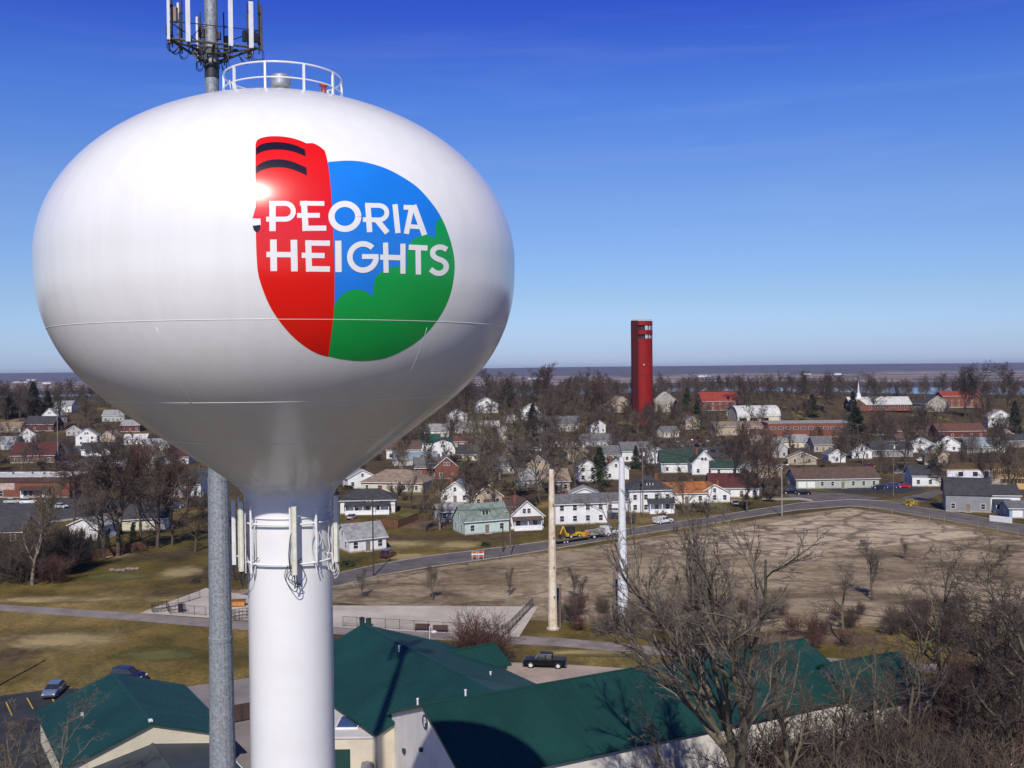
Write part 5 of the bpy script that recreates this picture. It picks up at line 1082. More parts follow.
b = MB(); loft_x(b, [(-1.3,.7,1.2,.62,2.5),(.3,.7,1.2,.62,2.5)]); c_ = b.build('cab', glass, t)
b = MB(); b.bx(-1.4,.4,-.7,.7,2.5,2.62); [b.bx(x,x+.09,y,y+.09,1.2,2.5) for x in (-1.34,.26) for y in (-.72,.63)]; b.build('cab_frame', dark_metal, c_)
b = MB(); b.tube([(-1.6,0,.9),(-2.6,0,2.9)], [.2,.16], 6); b.tube([(-2.6,0,2.9),(-3.5,0,1.2)], [.16,.12], 6); b.build('digging_arm', ym, t)
b = MB(); b.prism([(-3.9,.9),(-3.3,1.3),(-3.1,.7),(-3.5,.35)], 'y', -.35, .35); b.build('bucket', dark_metal, t)
b = MB(); b.tube([(1.2,.55,.9),(2.7,.55,.6)], .1, 6); b.tube([(1.2,-.55,.9),(2.7,-.55,.6)], .1, 6); b.prism([(2.5,.15),(3.2,.1),(3.0,1.0),(2.6,.95)], 'y', -1.1, 1.1); b.build('front_loader', ym, t)
for x, ww, r in ((-1.0, WHT, .5), (1.5, WHB, .42)):
    for s in (-1, 1): o = link('wheel', ww[0], t, (x, s*.8, r)); link('rim', ww[1], o)
p2 = gp(586,538.5); t = thing('compressor', 'orange towed compressor right behind the yellow digger', 'machine', p2, hd)
b = MB(); loft_x(b, [(-1.3,.6,.5,.45,1.3),(0,.62,.5,.5,1.6),(1.3,.6,.5,.4,1.25)]); b.build('housing', om, t); b = MB(); b.tube([(1.3,0,.6),(2.4,0,.5)], .06, 6); b.build('tow_bar', dark_metal, t)
for s in (-1,1): o = link('wheel', WH[0], t, (0, s*.7, .34)); link('rim', WH[1], o)
# red and white barricade
for px, lb in ((474.5,'red and white striped barricade at the road edge below the mint house'),(481,'second barricade with orange barrel top, right of the first one')):
    p = gp(px,559); t = thing('barricade', lb, 'barricade', p, R(15))
    for z, mt in ((.5,om),(1.0,trim_white),(1.5,om)): b = MB(); b.box((0,0,z), (1.3,.12,.28)); b.build('board', mt, t)
    for x in (-.5,.5): b = MB(); b.tube([(x,-.3,0),(x,0,1.7),(x,.3,0)], .04, 6); b.build('leg', trim_white, t)

# car park full of small cars
cols = [('white',whitep),('silver',paint_m('silver',(0.45,0.46,0.48))),('black',blackp),('navy',paint_m('navy',(0.012,0.014,0.04))),('dark red',paint_m('maroon',(0.10,0.01,0.015))),('grey',paint_m('grey',(0.2,0.2,0.21))),('dark green',paint_m('dgreen',(0.015,0.05,0.03)))]
def small_car(name_, pm):
    b = MB(); parts, wb, ww = car_parts('sedan' if rnd.random() < .6 else 'suv', pm); bm = bmesh.new(); mats = [pm, glass, rubber]
    for i, (nm, me) in enumerate(parts):
        n0 = len(bm.faces); bm.from_mesh(me); bm.faces.ensure_lookup_table()
        for f in bm.faces[n0:]: f.material_index = 1 if 'glass' in nm else 0
    for x in wb:
        for s in (-1, 1):
            n0 = len(bm.faces); v0 = len(bm.verts); bm.from_mesh(WH[0]); bm.verts.ensure_lookup_table(); bm.faces.ensure_lookup_table()
            bmesh.ops.translate(bm, verts=bm.verts[v0:], vec=(x, s*.8, .34))
            for f in bm.faces[n0:]: f.material_index = 2
    me = bpy.data.meshes.new('parked_car'); bm.to_mesh(me); bm.free()
    for m in mats: me.materials.append(m)
    return me
cm = {n: small_car(n, m) for n, m in cols}
NUM = ['first','second','third','fourth','fifth','sixth','seventh','eighth','ninth','tenth','eleventh','twelfth','thirteenth','fourteenth']
for r_, (y0, xs) in enumerate(((452,[664,672,680,688,705,713,722,731]),(446.5,[668,675,682,697,704,711,719,733,741,756]),(442,[662,669,677,684,692,700,707,715,730,738,748]))):
    for i, px in enumerate(xs):
        n, m = rnd.choice(cols+[cols[2],cols[3]]) ; p = gp(px, y0-(px-700)*.02); o = link('parked_car', cm[n], None, p, R(90+rnd.choice((0,180))+rnd.uniform(-4,4)))
        tag(o, '%s car, %s from left in the %s row of the full car park' % (n, NUM[i], ['nearest','middle','farthest'][r_]), 'car', 'cars in the full car park')
# lamps of the car park skipped; street furniture -------------------------------------------------
def pole_thing(label, px, py, top_py, r0=.16, r1=.11, arms=1, name='utility_pole', mat=wood_pole, cat='utility pole', rz=0.2, group='utility poles along the streets', lamp=False, transformer=False):
    p = gp(px, py); D = (CRI @ (p-Vector((0,0,CAMZ)))).z*-1; h = (py-top_py)*D/F
    t = thing(name, label, cat, p, rz, group)
    b = MB(); b.tube([(0,0,-.3),(0,0,h*.5),(0,0,h)], [r0,(r0+r1)/2,r1], 10); b.build('pole', mat, t)
    for i in range(arms):
        z = h-.5-1.0*i; b = MB(); b.box((0,-.14,z), (2.4,.1,.12)); a = b.build('crossarm', wood_pole, t)
        for x in (-1.1,-.45,.45,1.1): b = MB(); b.lathe([(.05,z+.06),(.07,z+.12),(.05,z+.2),(.02,z+.22)], 8, (x,-.14)); b.build('insulator', light_metal, a)
    if lamp: b = MB(); b.tube([(0,0,h-.8),(.5,-.8,h-.3),(.7,-1.6,h-.25)], .04, 6); b.build('lamp_arm', light_metal, t); b = MB(); b.lathe([(.0001,h-.42),(.4,h-.4),(.45,h-.3),(.15,h-.1),(.0001,h-.08)], 12, (.75,-1.8)); b.build('lamp_head', light_metal, t)
    if transformer: b = MB(); b.lathe([(.0001,h-2.6),(.25,h-2.6),(.25,h-1.7),(.0001,h-1.6)], 12, (.35,0)); b.build('transformer', light_metal, t)
    return p+Vector((0,0,h)), t
UP = {}
for k, a in {'a': ('dark wooden utility pole on the road verge right of the tower shaft', 373.5,576,499), 'b': ('light wooden pole with crossarm in front of the brown roofed white house',510.5,555,505), 'c': ('short dark pole just left of the light wooden pole',503,552,523),
          'd': ('wooden utility pole rising in front of the foursquare porch',643,518,446), 'e': ('pale pole left of the ranch house, by the sidewalk',782,516,463), 'f': ('tall pole with crossarm by the road junction bush',893.5,497,440),
          'g': ('tall pole with round lamp at the bend of the side street',58,462,409), 'h': ('short pole in front of the red grey roofed house',35.5,437,416), 'i': ('slim pole among bare trees left of the black roofed gable house',163,492,462),
          'j': ('pole beside the timber frame, at its front',944+73,486,446), 'k': ('pole in front of the cream bungalow by the school',858,452,424), 'l': ('pole before the parked cars above the apartment house',690,470,440),
          'm': ('pole rising above the tan hip roofed bungalow',432.5,500,462), 'n': ('pole left of the pale steep gabled stone house, near red tower',690,418,402)}.items():
    UP[k] = pole_thing(a[0], a[1], a[2], a[3], arms=0 if k in 'ch' else (2 if k in 'bf' else 1), lamp=k in 'eg', transformer=k in 'adf', mat=(M('dark_pole', (0.05,0.04,0.035), 0.9) if k in 'ac' else (M('pale_pole', (0.33,0.30,0.27), 0.9) if k in 'eg' else wood_pole)))[0]
pole_thing('slim white metal street lamp above the green roofs, behind the hall ridge', 430, 664, 626, .07, .05, 0, 'street_lamp', light_metal, 'street lamp', 0, 'lamp posts by the lot', lamp=True)
# off-frame pole whose shadow crosses the grass at lower left
t = thing('utility_pole', 'wooden utility pole just outside the left edge whose shadow crosses the grass', 'utility pole', (-66.5,121.5,0), R(75), 'utility poles along the streets')
b = MB(); b.tube([(0,0,-.3),(0,0,14.2)], [.2,.14], 10); b.build('pole', wood_pole, t)
for z in (13.6,11.6,9.6): b = MB(); b.box((0,-.17,z), (2.6,.1,.12)); b.build('crossarm', wood_pole, t)
wire_m = M('wire_dark', (0.02,0.02,0.02), 0.5)
def wires(label, pts, n=3, sag=1.1, r=.022):
    t = thing('utility_wire', label, 'wire', (0,0,0), 0, 'overhead wires')
    for k in range(n):
        b = MB(); off = (k-(n-1)/2)*.9
        for a, c in zip(pts[:-1], pts[1:]):
            d = (c-a); pr = Vector((-d.y, d.x, 0)).normalized()*off*.9
            b.tube([a.lerp(c, i/10)+pr-Vector((0,0,.45+sag*4*(i/10)*(1-i/10))) for i in range(11)], r, 4)
        b.build('strand', wire_m, t)
wires('overhead wires from the shaft side pole past the mint house to the foursquare porch', [UP['a'], UP['b'], UP['d']])
wires('overhead wires from the foursquare porch pole to the road junction pole', [UP['d'], UP['e'], UP['f']])
wires('overhead wires leaving the road junction pole toward the timber frame', [UP['f'], UP['j'], UP['j']+Vector((60,-8,0))])
wires('wires from the tan bungalow pole across the trees to the foursquare pole', [UP['m']+Vector((-60,-10,0)), UP['m'], UP['d']], 2)
wires('wires along the side street at left between lamp pole and mast', [UP['g'], UP['i'], UP['a']], 2)

# the two big bare poles on the brush strip
p = G(553,629); t = thing('bare_monopole', 'tall rust streaked cream tapering pole standing alone left of the grey one', 'pole', p, R(10))
rusty = M('rust_streaked_cream', (0.66,0.60,0.49), 0.7, 0.08, 0.9, col2=(0.50,0.37,0.22))
b = MB(); b.lathe([(.80,-.2),(.72,.3),(.60,8),(.50,17),(.40,24.4),(.0001,24.45)], 10, caps=False); b.build('pole', rusty, t, False)
b = MB(); b.lathe([(1.0,-.1),(1.0,.16),(.7,.18)], 16); b.build('base_plate', concrete, t)
for z in (5,9.5,14,19): b = MB(); b.box((.15,-.62+z*.009,z), (.22,.2,.3)); b.build('step_bracket', M('rust', (0.2,0.08,0.03), 0.9), t)
b = MB(); b.tube([(1.15,.3,0),(1.15,.3,6.8)], .16, 8); o = b.build('short_post', wood_pole); o.location = p; tag(o, 'short dark wooden post beside the foot of the cream pole', 'post')
p = G(623,619); t = thing('bare_monopole', 'thicker pale grey galvanised tapering pole standing alone, right of the cream one', 'pole', p, 0)
b = MB(); b.lathe([(.98,-.2),(.90,.3),(.74,8),(.58,17),(.42,25.6),(.0001,25.65)], 12, caps=False); b.build('pole', M('mottled_zinc', (0.66,0.67,0.70), 0.6, 0.06, 2.2), t, False)
b = MB(); b.lathe([(1.3,-.1),(1.3,.2),(.9,.22)], 16); b.build('base_plate', concrete, t)
b = MB(); b.lathe([(.90,7.8),(.90,8.1),(.74,8.15)], 12, caps=False); b.build('slip_joint', galv, t)
b = MB(); b.tube([(-1.3,.3,0),(-1.3,.3,7.5)], .2, 8); o = b.build('short_post', wood_pole); o.location = p; tag(o, 'short dark wooden post at the left foot of the grey pole', 'post')

# black chain-link fence around the pad, and gates, benches, bins
fm = M('fence_black', (0.02,0.02,0.022), 0.6)
def fence(name, label, pts, h=1.2, gap=2.4, close=False, infill=.22, mat=fm):
    P = [G(*q, 0.016) for q in pts]; t = thing(name, label, 'fence', P[0], 0)
    o = P[0]; rails = MB(); fill = MB()
    for a, c in zip(P[:-1], P[1:]):
        d = c-a; n = max(1, round(d.length/gap)); a_, c_ = a-o, c-o
        for z in (h, .12): rails.tube([a_+Vector((0,0,z)), c_+Vector((0,0,z))], .028, 6)
        for i in range(n+1): 
            q = a_.lerp(c_, i/n); b = MB(); b.tube([q, q+Vector((0,0,h+.06))], .038, 6); b.build('post', mat, t)
        m_ = int(d.length/infill)
        for i in range(m_):
            q = a_.lerp(c_, (i+.5)/m_); e_ = d.normalized()*infill
            fill.tube([q-e_/2+Vector((0,0,.12)), q+e_/2+Vector((0,0,h))], .007, 3, False); fill.tube([q+e_/2+Vector((0,0,.12)), q-e_/2+Vector((0,0,h))], .007, 3, False)
    rails.build('rail', mat, t); fill.build('chain_link', mat, t, recalc=False)
    return t
fence('chain_link_fence', 'black chain link fence along the front of the pale concrete pad', [(343,626),(503,635.5)], 1.5)
fence('chain_link_fence', 'black fence running back along the right end of the pale pad', [(505,636),(533,606.5)], 1.5, infill=.16)
fence('chain_link_fence', 'fence along the pale pad between grey mast and tower shaft', [(228,619),(251,621)], 1.5)
fence('chain_link_fence', 'low fence along the front of the pad left of the mast', [(183,613.5),(206,615.5)], 1.4, infill=.3)
fence('chain_link_fence', 'black fence running back from the path left of the mast', [(155,612),(200,598)], 1.3)
fence('chain_link_fence', 'long thin wire fence between the road and the old slab lot', [(340,592),(430,571),(500,560),(545,552)], 1.5, 4.5, infill=.5, mat=M('fence_grey', (0.12,0.12,0.11), 0.7))
fence('chain_link_fence', 'thin wire fence along the far kerb of the road at right', [(870,512),(915,518),(960,526),(1018,537)], 1.7, 5.5, infill=.6, mat=M('fence_pale', (0.35,0.33,0.30), 0.7))
for px, py, lb in ((160,611,'black metal pen at the left corner of the fenced pad'),(177,612,'second black metal pen beside the litter bin'),(241,618,'black metal pen between the mast and the tower shaft')):
    p = G(px,py,.016); t = thing('metal_pen', lb, 'pen', p, R(30))
    for x, y, dx, dy in ((-1.2,-1,2.4,0),(-1.2,1,2.4,0),(-1.2,-1,0,2),(1.2,-1,0,2)):
        b = MB()
        for z in (.2,.75,1.3): b.tube([(x,y,z),(x+dx,y+dy,z)], .03, 5)
        for i in range(5): b.tube([(x+dx*i/4,y+dy*i/4,0),(x+dx*i/4,y+dy*i/4,1.32)], .025, 5)
        b.build('panel', fm, t)
for px, py, lb, mt in ((179.5,613,'black litter bin by the fenced pad left of the mast',fm),(361.5,627,'left dark green bin behind the fence near the hall ridge',green_trim),(368,628,'right dark green bin behind the fence near the hall ridge',green_trim)):
    p = G(px,py,.016)+Vector((0,.6,0)); t = thing('litter_bin', lb, 'bin', p)
    b = MB(); b.lathe([(.36,0),(.42,1.15)], 12); b.build('barrel', mt, t); b = MB(); b.lathe([(.46,1.15),(.46,1.25),(.2,1.42),(.0001,1.45)], 12); b.build('lid', mt, t)
brn = M('bench_brown', (0.09,0.045,0.03), 0.8)
for px, py, lb in ((421.5,633,'left brown bench behind the pad fence'),(439.5,634.5,'right brown bench behind the pad fence')):
    p = G(px,py,.016)+Vector((0,1.2,0)); t = thing('bench', lb, 'bench', p, R(-6))
    b = MB(); b.bx(-1.15,1.15,-.25,.25,.42,.5); b.build('seat', brn, t); b = MB(); b.bx(-1.15,1.15,.24,.32,.5,1.05); b.build('backrest', brn, t)
    for x in (-1,1): b = MB(); b.bx(x-.05,x+.05,-.22,.22,0,.42); b.build('leg', dark_metal, t)
p = G(238.5,606,.016); t = thing('playground_mat', 'orange playground crawl box between the mast and the shaft', 'play box', p, R(5))
b = MB(); b.bx(-1.1,1.1,-.6,.6,.15,.95); b.build('box', M('play_orange', (0.50,0.20,0.04), 0.6), t); b = MB(); b.bx(-1.2,1.2,-.7,.7,.96,1.05); b.build('lid', M('play_brown', (0.2,0.08,0.03), 0.7), t)
for x in (-.9,.9): b = MB(); b.bx(x-.08,x+.08,-.5,.5,0,.15); b.build('foot', dark_metal, t)
# dark wheeled container in the yard
p = G(246,722,.012); t = thing('waste_skip', 'dark brown open waste skip between grey mast and tower shaft', 'skip', p+Vector((-.6,1.2,0)), R(30))
b = MB(); b.bx(-2.2,2.2,-1.0,-.9,.15,1.4); b.bx(-2.2,2.2,.9,1.0,.15,1.4); b.bx(-2.2,-2.1,-.9,.9,.15,1.4); b.bx(2.1,2.2,-.9,.9,.15,1.4); b.bx(-2.1,2.1,-.9,.9,.15,.3); b.build('bin_body', M('skip_brown', (0.06,0.035,0.03), 0.8), t)
for x in (-1.6,-.5,.6,1.7): b = MB(); b.bx(x-.05,x+.05,-1.08,-1.0,.15,1.4); b.build('rib', dark_metal, t)
# wooden back-yard fences, red brown
bf = M('board_fence', (0.17,0.075,0.04), 0.9, 0.2, 1.5)
def board_fence(label, pts, h=1.9, mat=bf, name='board_fence'):
    P = [gp(*q) for q in pts]; t = thing(name, label, 'fence', P[0]); b = MB()
    for a, c in zip(P[:-1], P[1:]):
        d = c-a; n = int(d.length/.32); an = math.atan2(d.y, d.x)
        for i in range(n): q = a.lerp(c, (i+.5)/n)-P[0]; b.box((q.x,q.y,h/2+.05*((i*7)%3)/3), (.29,.03,h), an)
        k = max(1, int(d.length/2.6))
        for i in range(k+1): q = a.lerp(c, i/k)-P[0]; r = MB(); r.box((q.x,q.y+.08,h/2), (.12,.12,h+.1), an); r.build('post', mat, t)
    b.build('boards', mat, t); return t
board_fence('red brown board fence below the garage evergreens at left', [(78,562),(120,554),(146,549)])
board_fence('red brown board fence right of the black hip roofed house', [(376,526),(398,528),(418,520)])
board_fence('white board fence before the house with white porch, right edge', [(990,521),(1012,523.5)], 1.5, trim_white)
board_fence('orange brown yard fence behind the two storey apartment house', [(553,500),(598,489)], 1.8)
# small boulders by the grass at left
stone = M('boulder_stone', (0.22,0.19,0.16), 0.9, 0.2, 2)
for i, px in enumerate((112,118,123,128,132,137)):
    p = gp(px, 570.5+rnd.uniform(-1,1)); bm = bmesh.new(); bmesh.ops.create_icosphere(bm, subdivisions=2, radius=.55)
    for v in bm.verts: v.co = Vector((v.co.x*rnd.uniform(.9,1.3), v.co.y*rnd.uniform(.85,1.1), v.co.z*.65*rnd.uniform(.85,1.15)+.25))
    me = bpy.data.meshes.new('boulder'); bm.to_mesh(me); bm.free(); me.materials.append(stone); o = link('boulder', me, None, p)
    tag(o, 'pale boulder, %s from left in the row on the grass slope' % NUM[i], 'boulder', 'boulders on the grass slope')
# ------------------------------------------------------------------ trees
def tubes_np(segs, sides):
    """segs: array n x 8 (p0, p1, r0, r1) -> verts, quads"""
    S_ = np.array(segs, dtype=np.float64).reshape(-1, 8); n = len(S_)
    if n == 0: return np.zeros((0,3)), np.zeros((0,4), int)
    p0, p1, r0, r1 = S_[:,0:3], S_[:,3:6], S_[:,6], S_[:,7]
    d = p1-p0; ln = np.linalg.norm(d, axis=1, keepdims=True)+1e-9; d /= ln
    up = np.where(np.abs(d[:,2:3]) < .9, [[0,0,1.]], [[1.,0,0]]); a = np.cross(d, up); a /= np.linalg.norm(a, axis=1, keepdims=True); b_ = np.cross(d, a)
    an = np.arange(sides)*2*np.pi/sides; c, s = np.cos(an), np.sin(an)
    ring = a[:,None,:]*c[None,:,None]+b_[:,None,:]*s[None,:,None]
    v = np.concatenate([p0[:,None,:]+ring*r0[:,None,None], p1[:,None,:]+ring*r1[:,None,None]], 1).reshape(-1, 3)
    k = np.arange(sides); k2 = (k+1) % sides; q = np.stack([k, k2, k2+sides, k+sides], 1)
    f = (q[None]+(np.arange(n)*2*sides)[:,None,None]).reshape(-1, 4)
    return v, f
def np_mesh(name, vf, mat):
    V_ = []; F_ = []; o = 0
    for v, f in vf: V_.append(v); F_.append(f+o); o += len(v)
    V_ = np.concatenate(V_); F_ = np.concatenate(F_)
    me = bpy.data.meshes.new(name); me.vertices.add(len(V_)); me.vertices.foreach_set('co', V_.ravel().astype(np.float32))
    me.loops.add(F_.size); me.loops.foreach_set('vertex_index', F_.ravel().astype(np.int32)); me.polygons.add(len(F_)); me.polygons.foreach_set('loop_start', np.arange(0, F_.size, F_.shape[1], dtype=np.int32))
    me.polygons.foreach_set('loop_total', np.full(len(F_), F_.shape[1], dtype=np.int32))
    me.materials.append(mat); me.polygons.foreach_set('use_smooth', [True]*len(F_)); me.update(); return me
def grow_tree(seed, H_, r0, counts, limb=.50, spread=1.0, up=0.25, first=0.25, leaders=1, ratio=(.62,.60,.58,.6), twig=0.010, lean=0.0, wob=.16):
    q = random.Random(seed); L_ = {0: [], 1: [], 2: [], 3: [], 4: [], 5: []}
    def rv(): return Vector((q.gauss(0,1), q.gauss(0,1), q.gauss(0,1)))
    def go(p, d, ln, r, lv):
        ns = [9,6,5,3,2,2][lv]; pts = [(p.copy(), r)]; re = max(twig, r*[.22,.25,.28,.4,.5,.6][lv])
        for i in range(ns):
            d = (d+rv()*wob*(.55 if lv == 0 else 1)+Vector((0,0,up*(.12,.22,.12,.06,.04,.02)[lv]))).normalized()
            p2 = p+d*ln/ns; ra = r+(re-r)*i/ns; rb = r+(re-r)*(i+1)/ns
            L_[lv].append((*(p-d*ra*.3), *p2, ra, rb)); p = p2; pts.append((p.copy(), rb))
        if lv+1 > len(counts): return
        n = counts[lv]; n = max(1, int(n*q.uniform(.8,1.2)))
        for k in range(n):
            t = (first if lv == 0 else .18)+(1-(first if lv == 0 else .18))*(k+q.uniform(0,.9))/n
            x = min(t, .999)*ns; i = int(x); a, b_ = pts[i], pts[i+1]; pp = a[0].lerp(b_[0], x-i); rr = a[1]+(b_[1]-a[1])*(x-i)
            ax = (b_[0]-a[0]).normalized(); s = rv(); s = (s-ax*s.dot(ax)).normalized()
            an = q.uniform(.6,1.15)*spread*(1.0 if lv else 1.15-.45*t)
            nd = (ax*math.cos(an)+s*math.sin(an)).normalized()
            if nd.z < -.35: nd.z *= .3; nd.normalize()
            l2 = ln*ratio[min(lv,3)]*q.uniform(.7,1.1)*(1.0-.45*t if lv == 0 else 1-.35*t)
            go(pp, nd, l2, max(twig, min(rr*(.7 if limb < .55 else .95), r*(limb,.45,.42,.45,.5)[lv]*(1-.3*t))), lv+1)
    for j in range(leaders):
        if leaders == 1: go(Vector((0,0,-.3)), Vector((lean,0,1)).normalized(), H_*.86, r0, 0)
        else:
            a = 6.28*j/leaders+.6; base = Vector((math.cos(a)*r0*.4, math.sin(a)*r0*.4, -.3)); go(base, Vector((math.cos(a)*.17+lean, math.sin(a)*.15, 1)).normalized(), H_*q.uniform(.72,.86), r0*.8, 0)
    return L_
def tree_meshes(seed, bark, twigm, **k):
    L_ = grow_tree(seed, **k); big = k['r0'] > .35
    tr = [tubes_np(L_[0], 10 if big else 7), tubes_np(L_[1], 7 if big else 5)]
    cr_ = [tubes_np(L_[i], 4 if (big and i == 2) else 3) for i in (2,3,4,5) if L_[i]]
    return np_mesh('trunk', tr, bark), np_mesh('crown', cr_, twigm)
bark_brown = M('bark_brown', (0.105,0.080,0.060), 0.95, 0.25, 3, bump=0.4, bscale=14)
bark_hero = M('bark_lichen', (0.135,0.115,0.075), 0.95, 0.3, 1.6, bump=0.8, bscale=18, col2=(0.055,0.043,0.033))
bark_pale = M('bark_pale', (0.24,0.20,0.16), 0.95, 0.25, 2)
TW = {'brown': M('twigs_brown', (0.125,0.096,0.074), 0.95, 0.25, .6), 'dark': M('twigs_dark', (0.078,0.060,0.050), 0.95, 0.25, .6), 'reddish': M('twigs_reddish', (0.125,0.062,0.048), 0.95, 0.25, .6), 'tan': M('twigs_tan', (0.185,0.145,0.095), 0.95, 0.25, .6), 'greyish': M('twigs_grey', (0.165,0.138,0.115), 0.95, 0.25, .6)}
TREEV = {}
vi = 0
for col_, bk in (('brown',bark_brown),('dark',bark_brown),('reddish',bark_brown),('tan',bark_pale),('greyish',bark_brown)):
    for j in range(2 if col_ != 'brown' else 3):
        vi += 1
        TREEV.setdefault(col_, []).append(tree_meshes(40+vi, bk, TW[col_], H_=15, r0=.30, counts=(15,9,7,5), spread=[1.05,.85,1.1][j], up=[.5,.9,.3][j], first=[.2,.25,.18][j], twig=.02, ratio=(.66,.55,.5,.5)))
TREES = []
LANDPX = []
def put_tree(col_, p, h, rz=None, kind='bare', name='bare_tree', v=None, group='bare trees of the town'):
    tr, cr_ = (v if v else rnd.choice(TREEV[col_])); s = h/15.0
    t = thing(name, None, 'tree', p, rz if rz is not None else rnd.uniform(0,6.28), group); t.scale = (s*rnd.uniform(.9,1.15), s*rnd.uniform(.9,1.15), s)
    link('trunk', tr, t); link('crown', cr_, t); TREES.append((t, col_, h, kind)); return t
# conifers
def conifer_mesh(seed, H_=12.0, W=3.2, n=1500, dense=1.0):
    q = random.Random(seed); vs_ = []; fs_ = []
    for i in range(n):
        t = q.random()**.8; z = .05*H_+t*.95*H_; R_ = W*(1-t)**.85*(.85+.3*q.random())*(1+.18*math.sin(z*2.1+seed)); a = q.uniform(0,6.28); r = R_*(q.random()**.35)
        c = Vector((r*math.cos(a), r*math.sin(a), z-.12*r)); o = Vector((math.cos(a), math.sin(a), -.35+q.uniform(-.3,.3))).normalized(); sd_ = Vector((-o.y, o.x, q.uniform(-.4,.4))).normalized()
        l, w_ = q.uniform(.45,.95)*W/3, q.uniform(.16,.34)*W/3; k = len(vs_)
        vs_ += [c-sd_*w_, c+o*l, c+sd_*w_, c-o*l*.3]; fs_.append((k,k+1,k+2,k+3))
    me = bpy.data.meshes.new('crown'); me.from_pydata([tuple(v) for v in vs_], [], fs_); return me
needle = M('needles_dark', (0.018,0.034,0.016), 0.9, 0.3, .8); needle2 = M('needles_green', (0.030,0.055,0.020), 0.9, 0.3, .8)
CONV = []
for sd_, W in ((1,3.4),(2,2.9),(3,1.5)):
    me = conifer_mesh(sd_, 12, W, 1700 if W > 2 else 1100); me.materials.append(needle if sd_ != 2 else needle2); b = MB(); b.tube([(0,0,-.3),(0,0,6),(0,0,11.5)], [.25,.15,.04], 7); CONV.append((b.mesh('trunk', bark_brown), me))
def put_conifer(label, px, py, top, wpx=None, v=0):
    p = gp(px, py); D = -(CRI @ (p-Vector((0,0,CAMZ)))).z; h = (py-top)*D/F; w_ = (wpx*D/F) if wpx else h*.5
    t = thing('conifer_tree', label, 'conifer', p, rnd.uniform(0,6), 'evergreen conifers'); W = (3.4,2.9,1.5)[v]; t.scale = (w_/(2*W), w_/(2*W), h/12); link('trunk', CONV[v][0], t); link('crown', CONV[v][1], t); return t
for a in (('tall broad dark conifer at the far left above the red house',34,420,382,22,0),('shorter dark conifer right of the tall one at far left',48,418,391,16,0),('big cone shaped green conifer above the two storey apartment house',600,487,447,24,1),('smaller dark oval conifer left of the white gable with garage',636,469,446,13,0),
          ('narrow dark columnar evergreen left of the cream bungalow',742.5,440,424,6,2),('massive dark spreading evergreen right of the red school',856,446,407,32,0),('dark evergreen at the right edge beside the tall pale house',1015,437,401,17,0),('dark conifer right of the red tower',687,412,388,12,1),('wide dark conifer left of the red tower on the skyline',570,400,378,14,0),
          ('dark rounded evergreen before the pale house, upper middle',533,442,404,22,0),('tall dark evergreen in the skyline wood left of middle',508,408,379,20,0),('first small evergreen at left below the white garage',82,551,528,9,0),('second small evergreen below the white garage',91,550,534,7,0),('third small evergreen below the white garage',99,549,533,7,0),('fourth small evergreen below the white garage',107,548,530,9,0),
          ('columnar evergreen right of the white garage evergreens',120,547,522,10,2),('small dark evergreen beside the black roofed house left of mast',133,542,523,10,0),('dark evergreen behind the arched hall at its left',728,411,396,9,0),('evergreen among bare trees behind the school',812,417,394,16,1),('small evergreen beside the red roofed brick house',697,414,400,9,0),
          ('conifer right of the church before the dark trees',853,412,391,12,0),('low dark conifer under the stone house at right of red tower',676,414,400,11,0),('dark evergreen on the left skyline behind the red house',12,418,392,24,0)):
    put_conifer(*a)
# exclusion tests
def inpoly(x, y, P):
    c = False; n = len(P)
    for i in range(n):
        x1, y1 = P[i]; x2, y2 = P[(i+1)%n]
        if (y1 > y) != (y2 > y) and x < (x2-x1)*(y-y1)/(y2-y1)+x1: c = not c
    return c
EXC = [[(240,594),(330,572),(430,553),(560,536),(640,524),(700,515),(760,505),(850,497),(915,503),(1018,521),(1110,540),(1110,660),(200,660)], [(783,489),(925,483),(925,497),(860,503)], [(640,457),(660,439),(772,434),(780,448),(735,458)],
       [(42,436),(62,436),(80,449),(130,460),(130,468),(56,468)], [(-60,500),(115,494),(115,513),(-60,526)], [(340,535),(420,535),(470,545),(470,560),(340,580)], [(335,500),(350,500),(420,560),(340,570)], [(885,495),(930,495),(930,512),(885,512)], [(140,560),(215,560),(215,600),(60,600)]]
HPX = []
for t_, p, r in HOUSES: x, y = proj(p+Vector((0,0,2))); HPX.append((x, p.y, r*F/p.y, y, p, r))
def ok_spot(p, front=.3):
    x, y = proj(p)
    if any(inpoly(x, y, P) for P in EXC): return False
    for hx, hy, hr, hyy, hp, r in HPX:
        if (hp-p).length < r+1.5: return False
        if abs(x-hx) < hr*1.1 and hy-60 < p.y < hy and rnd.random() > front: return False
    return True
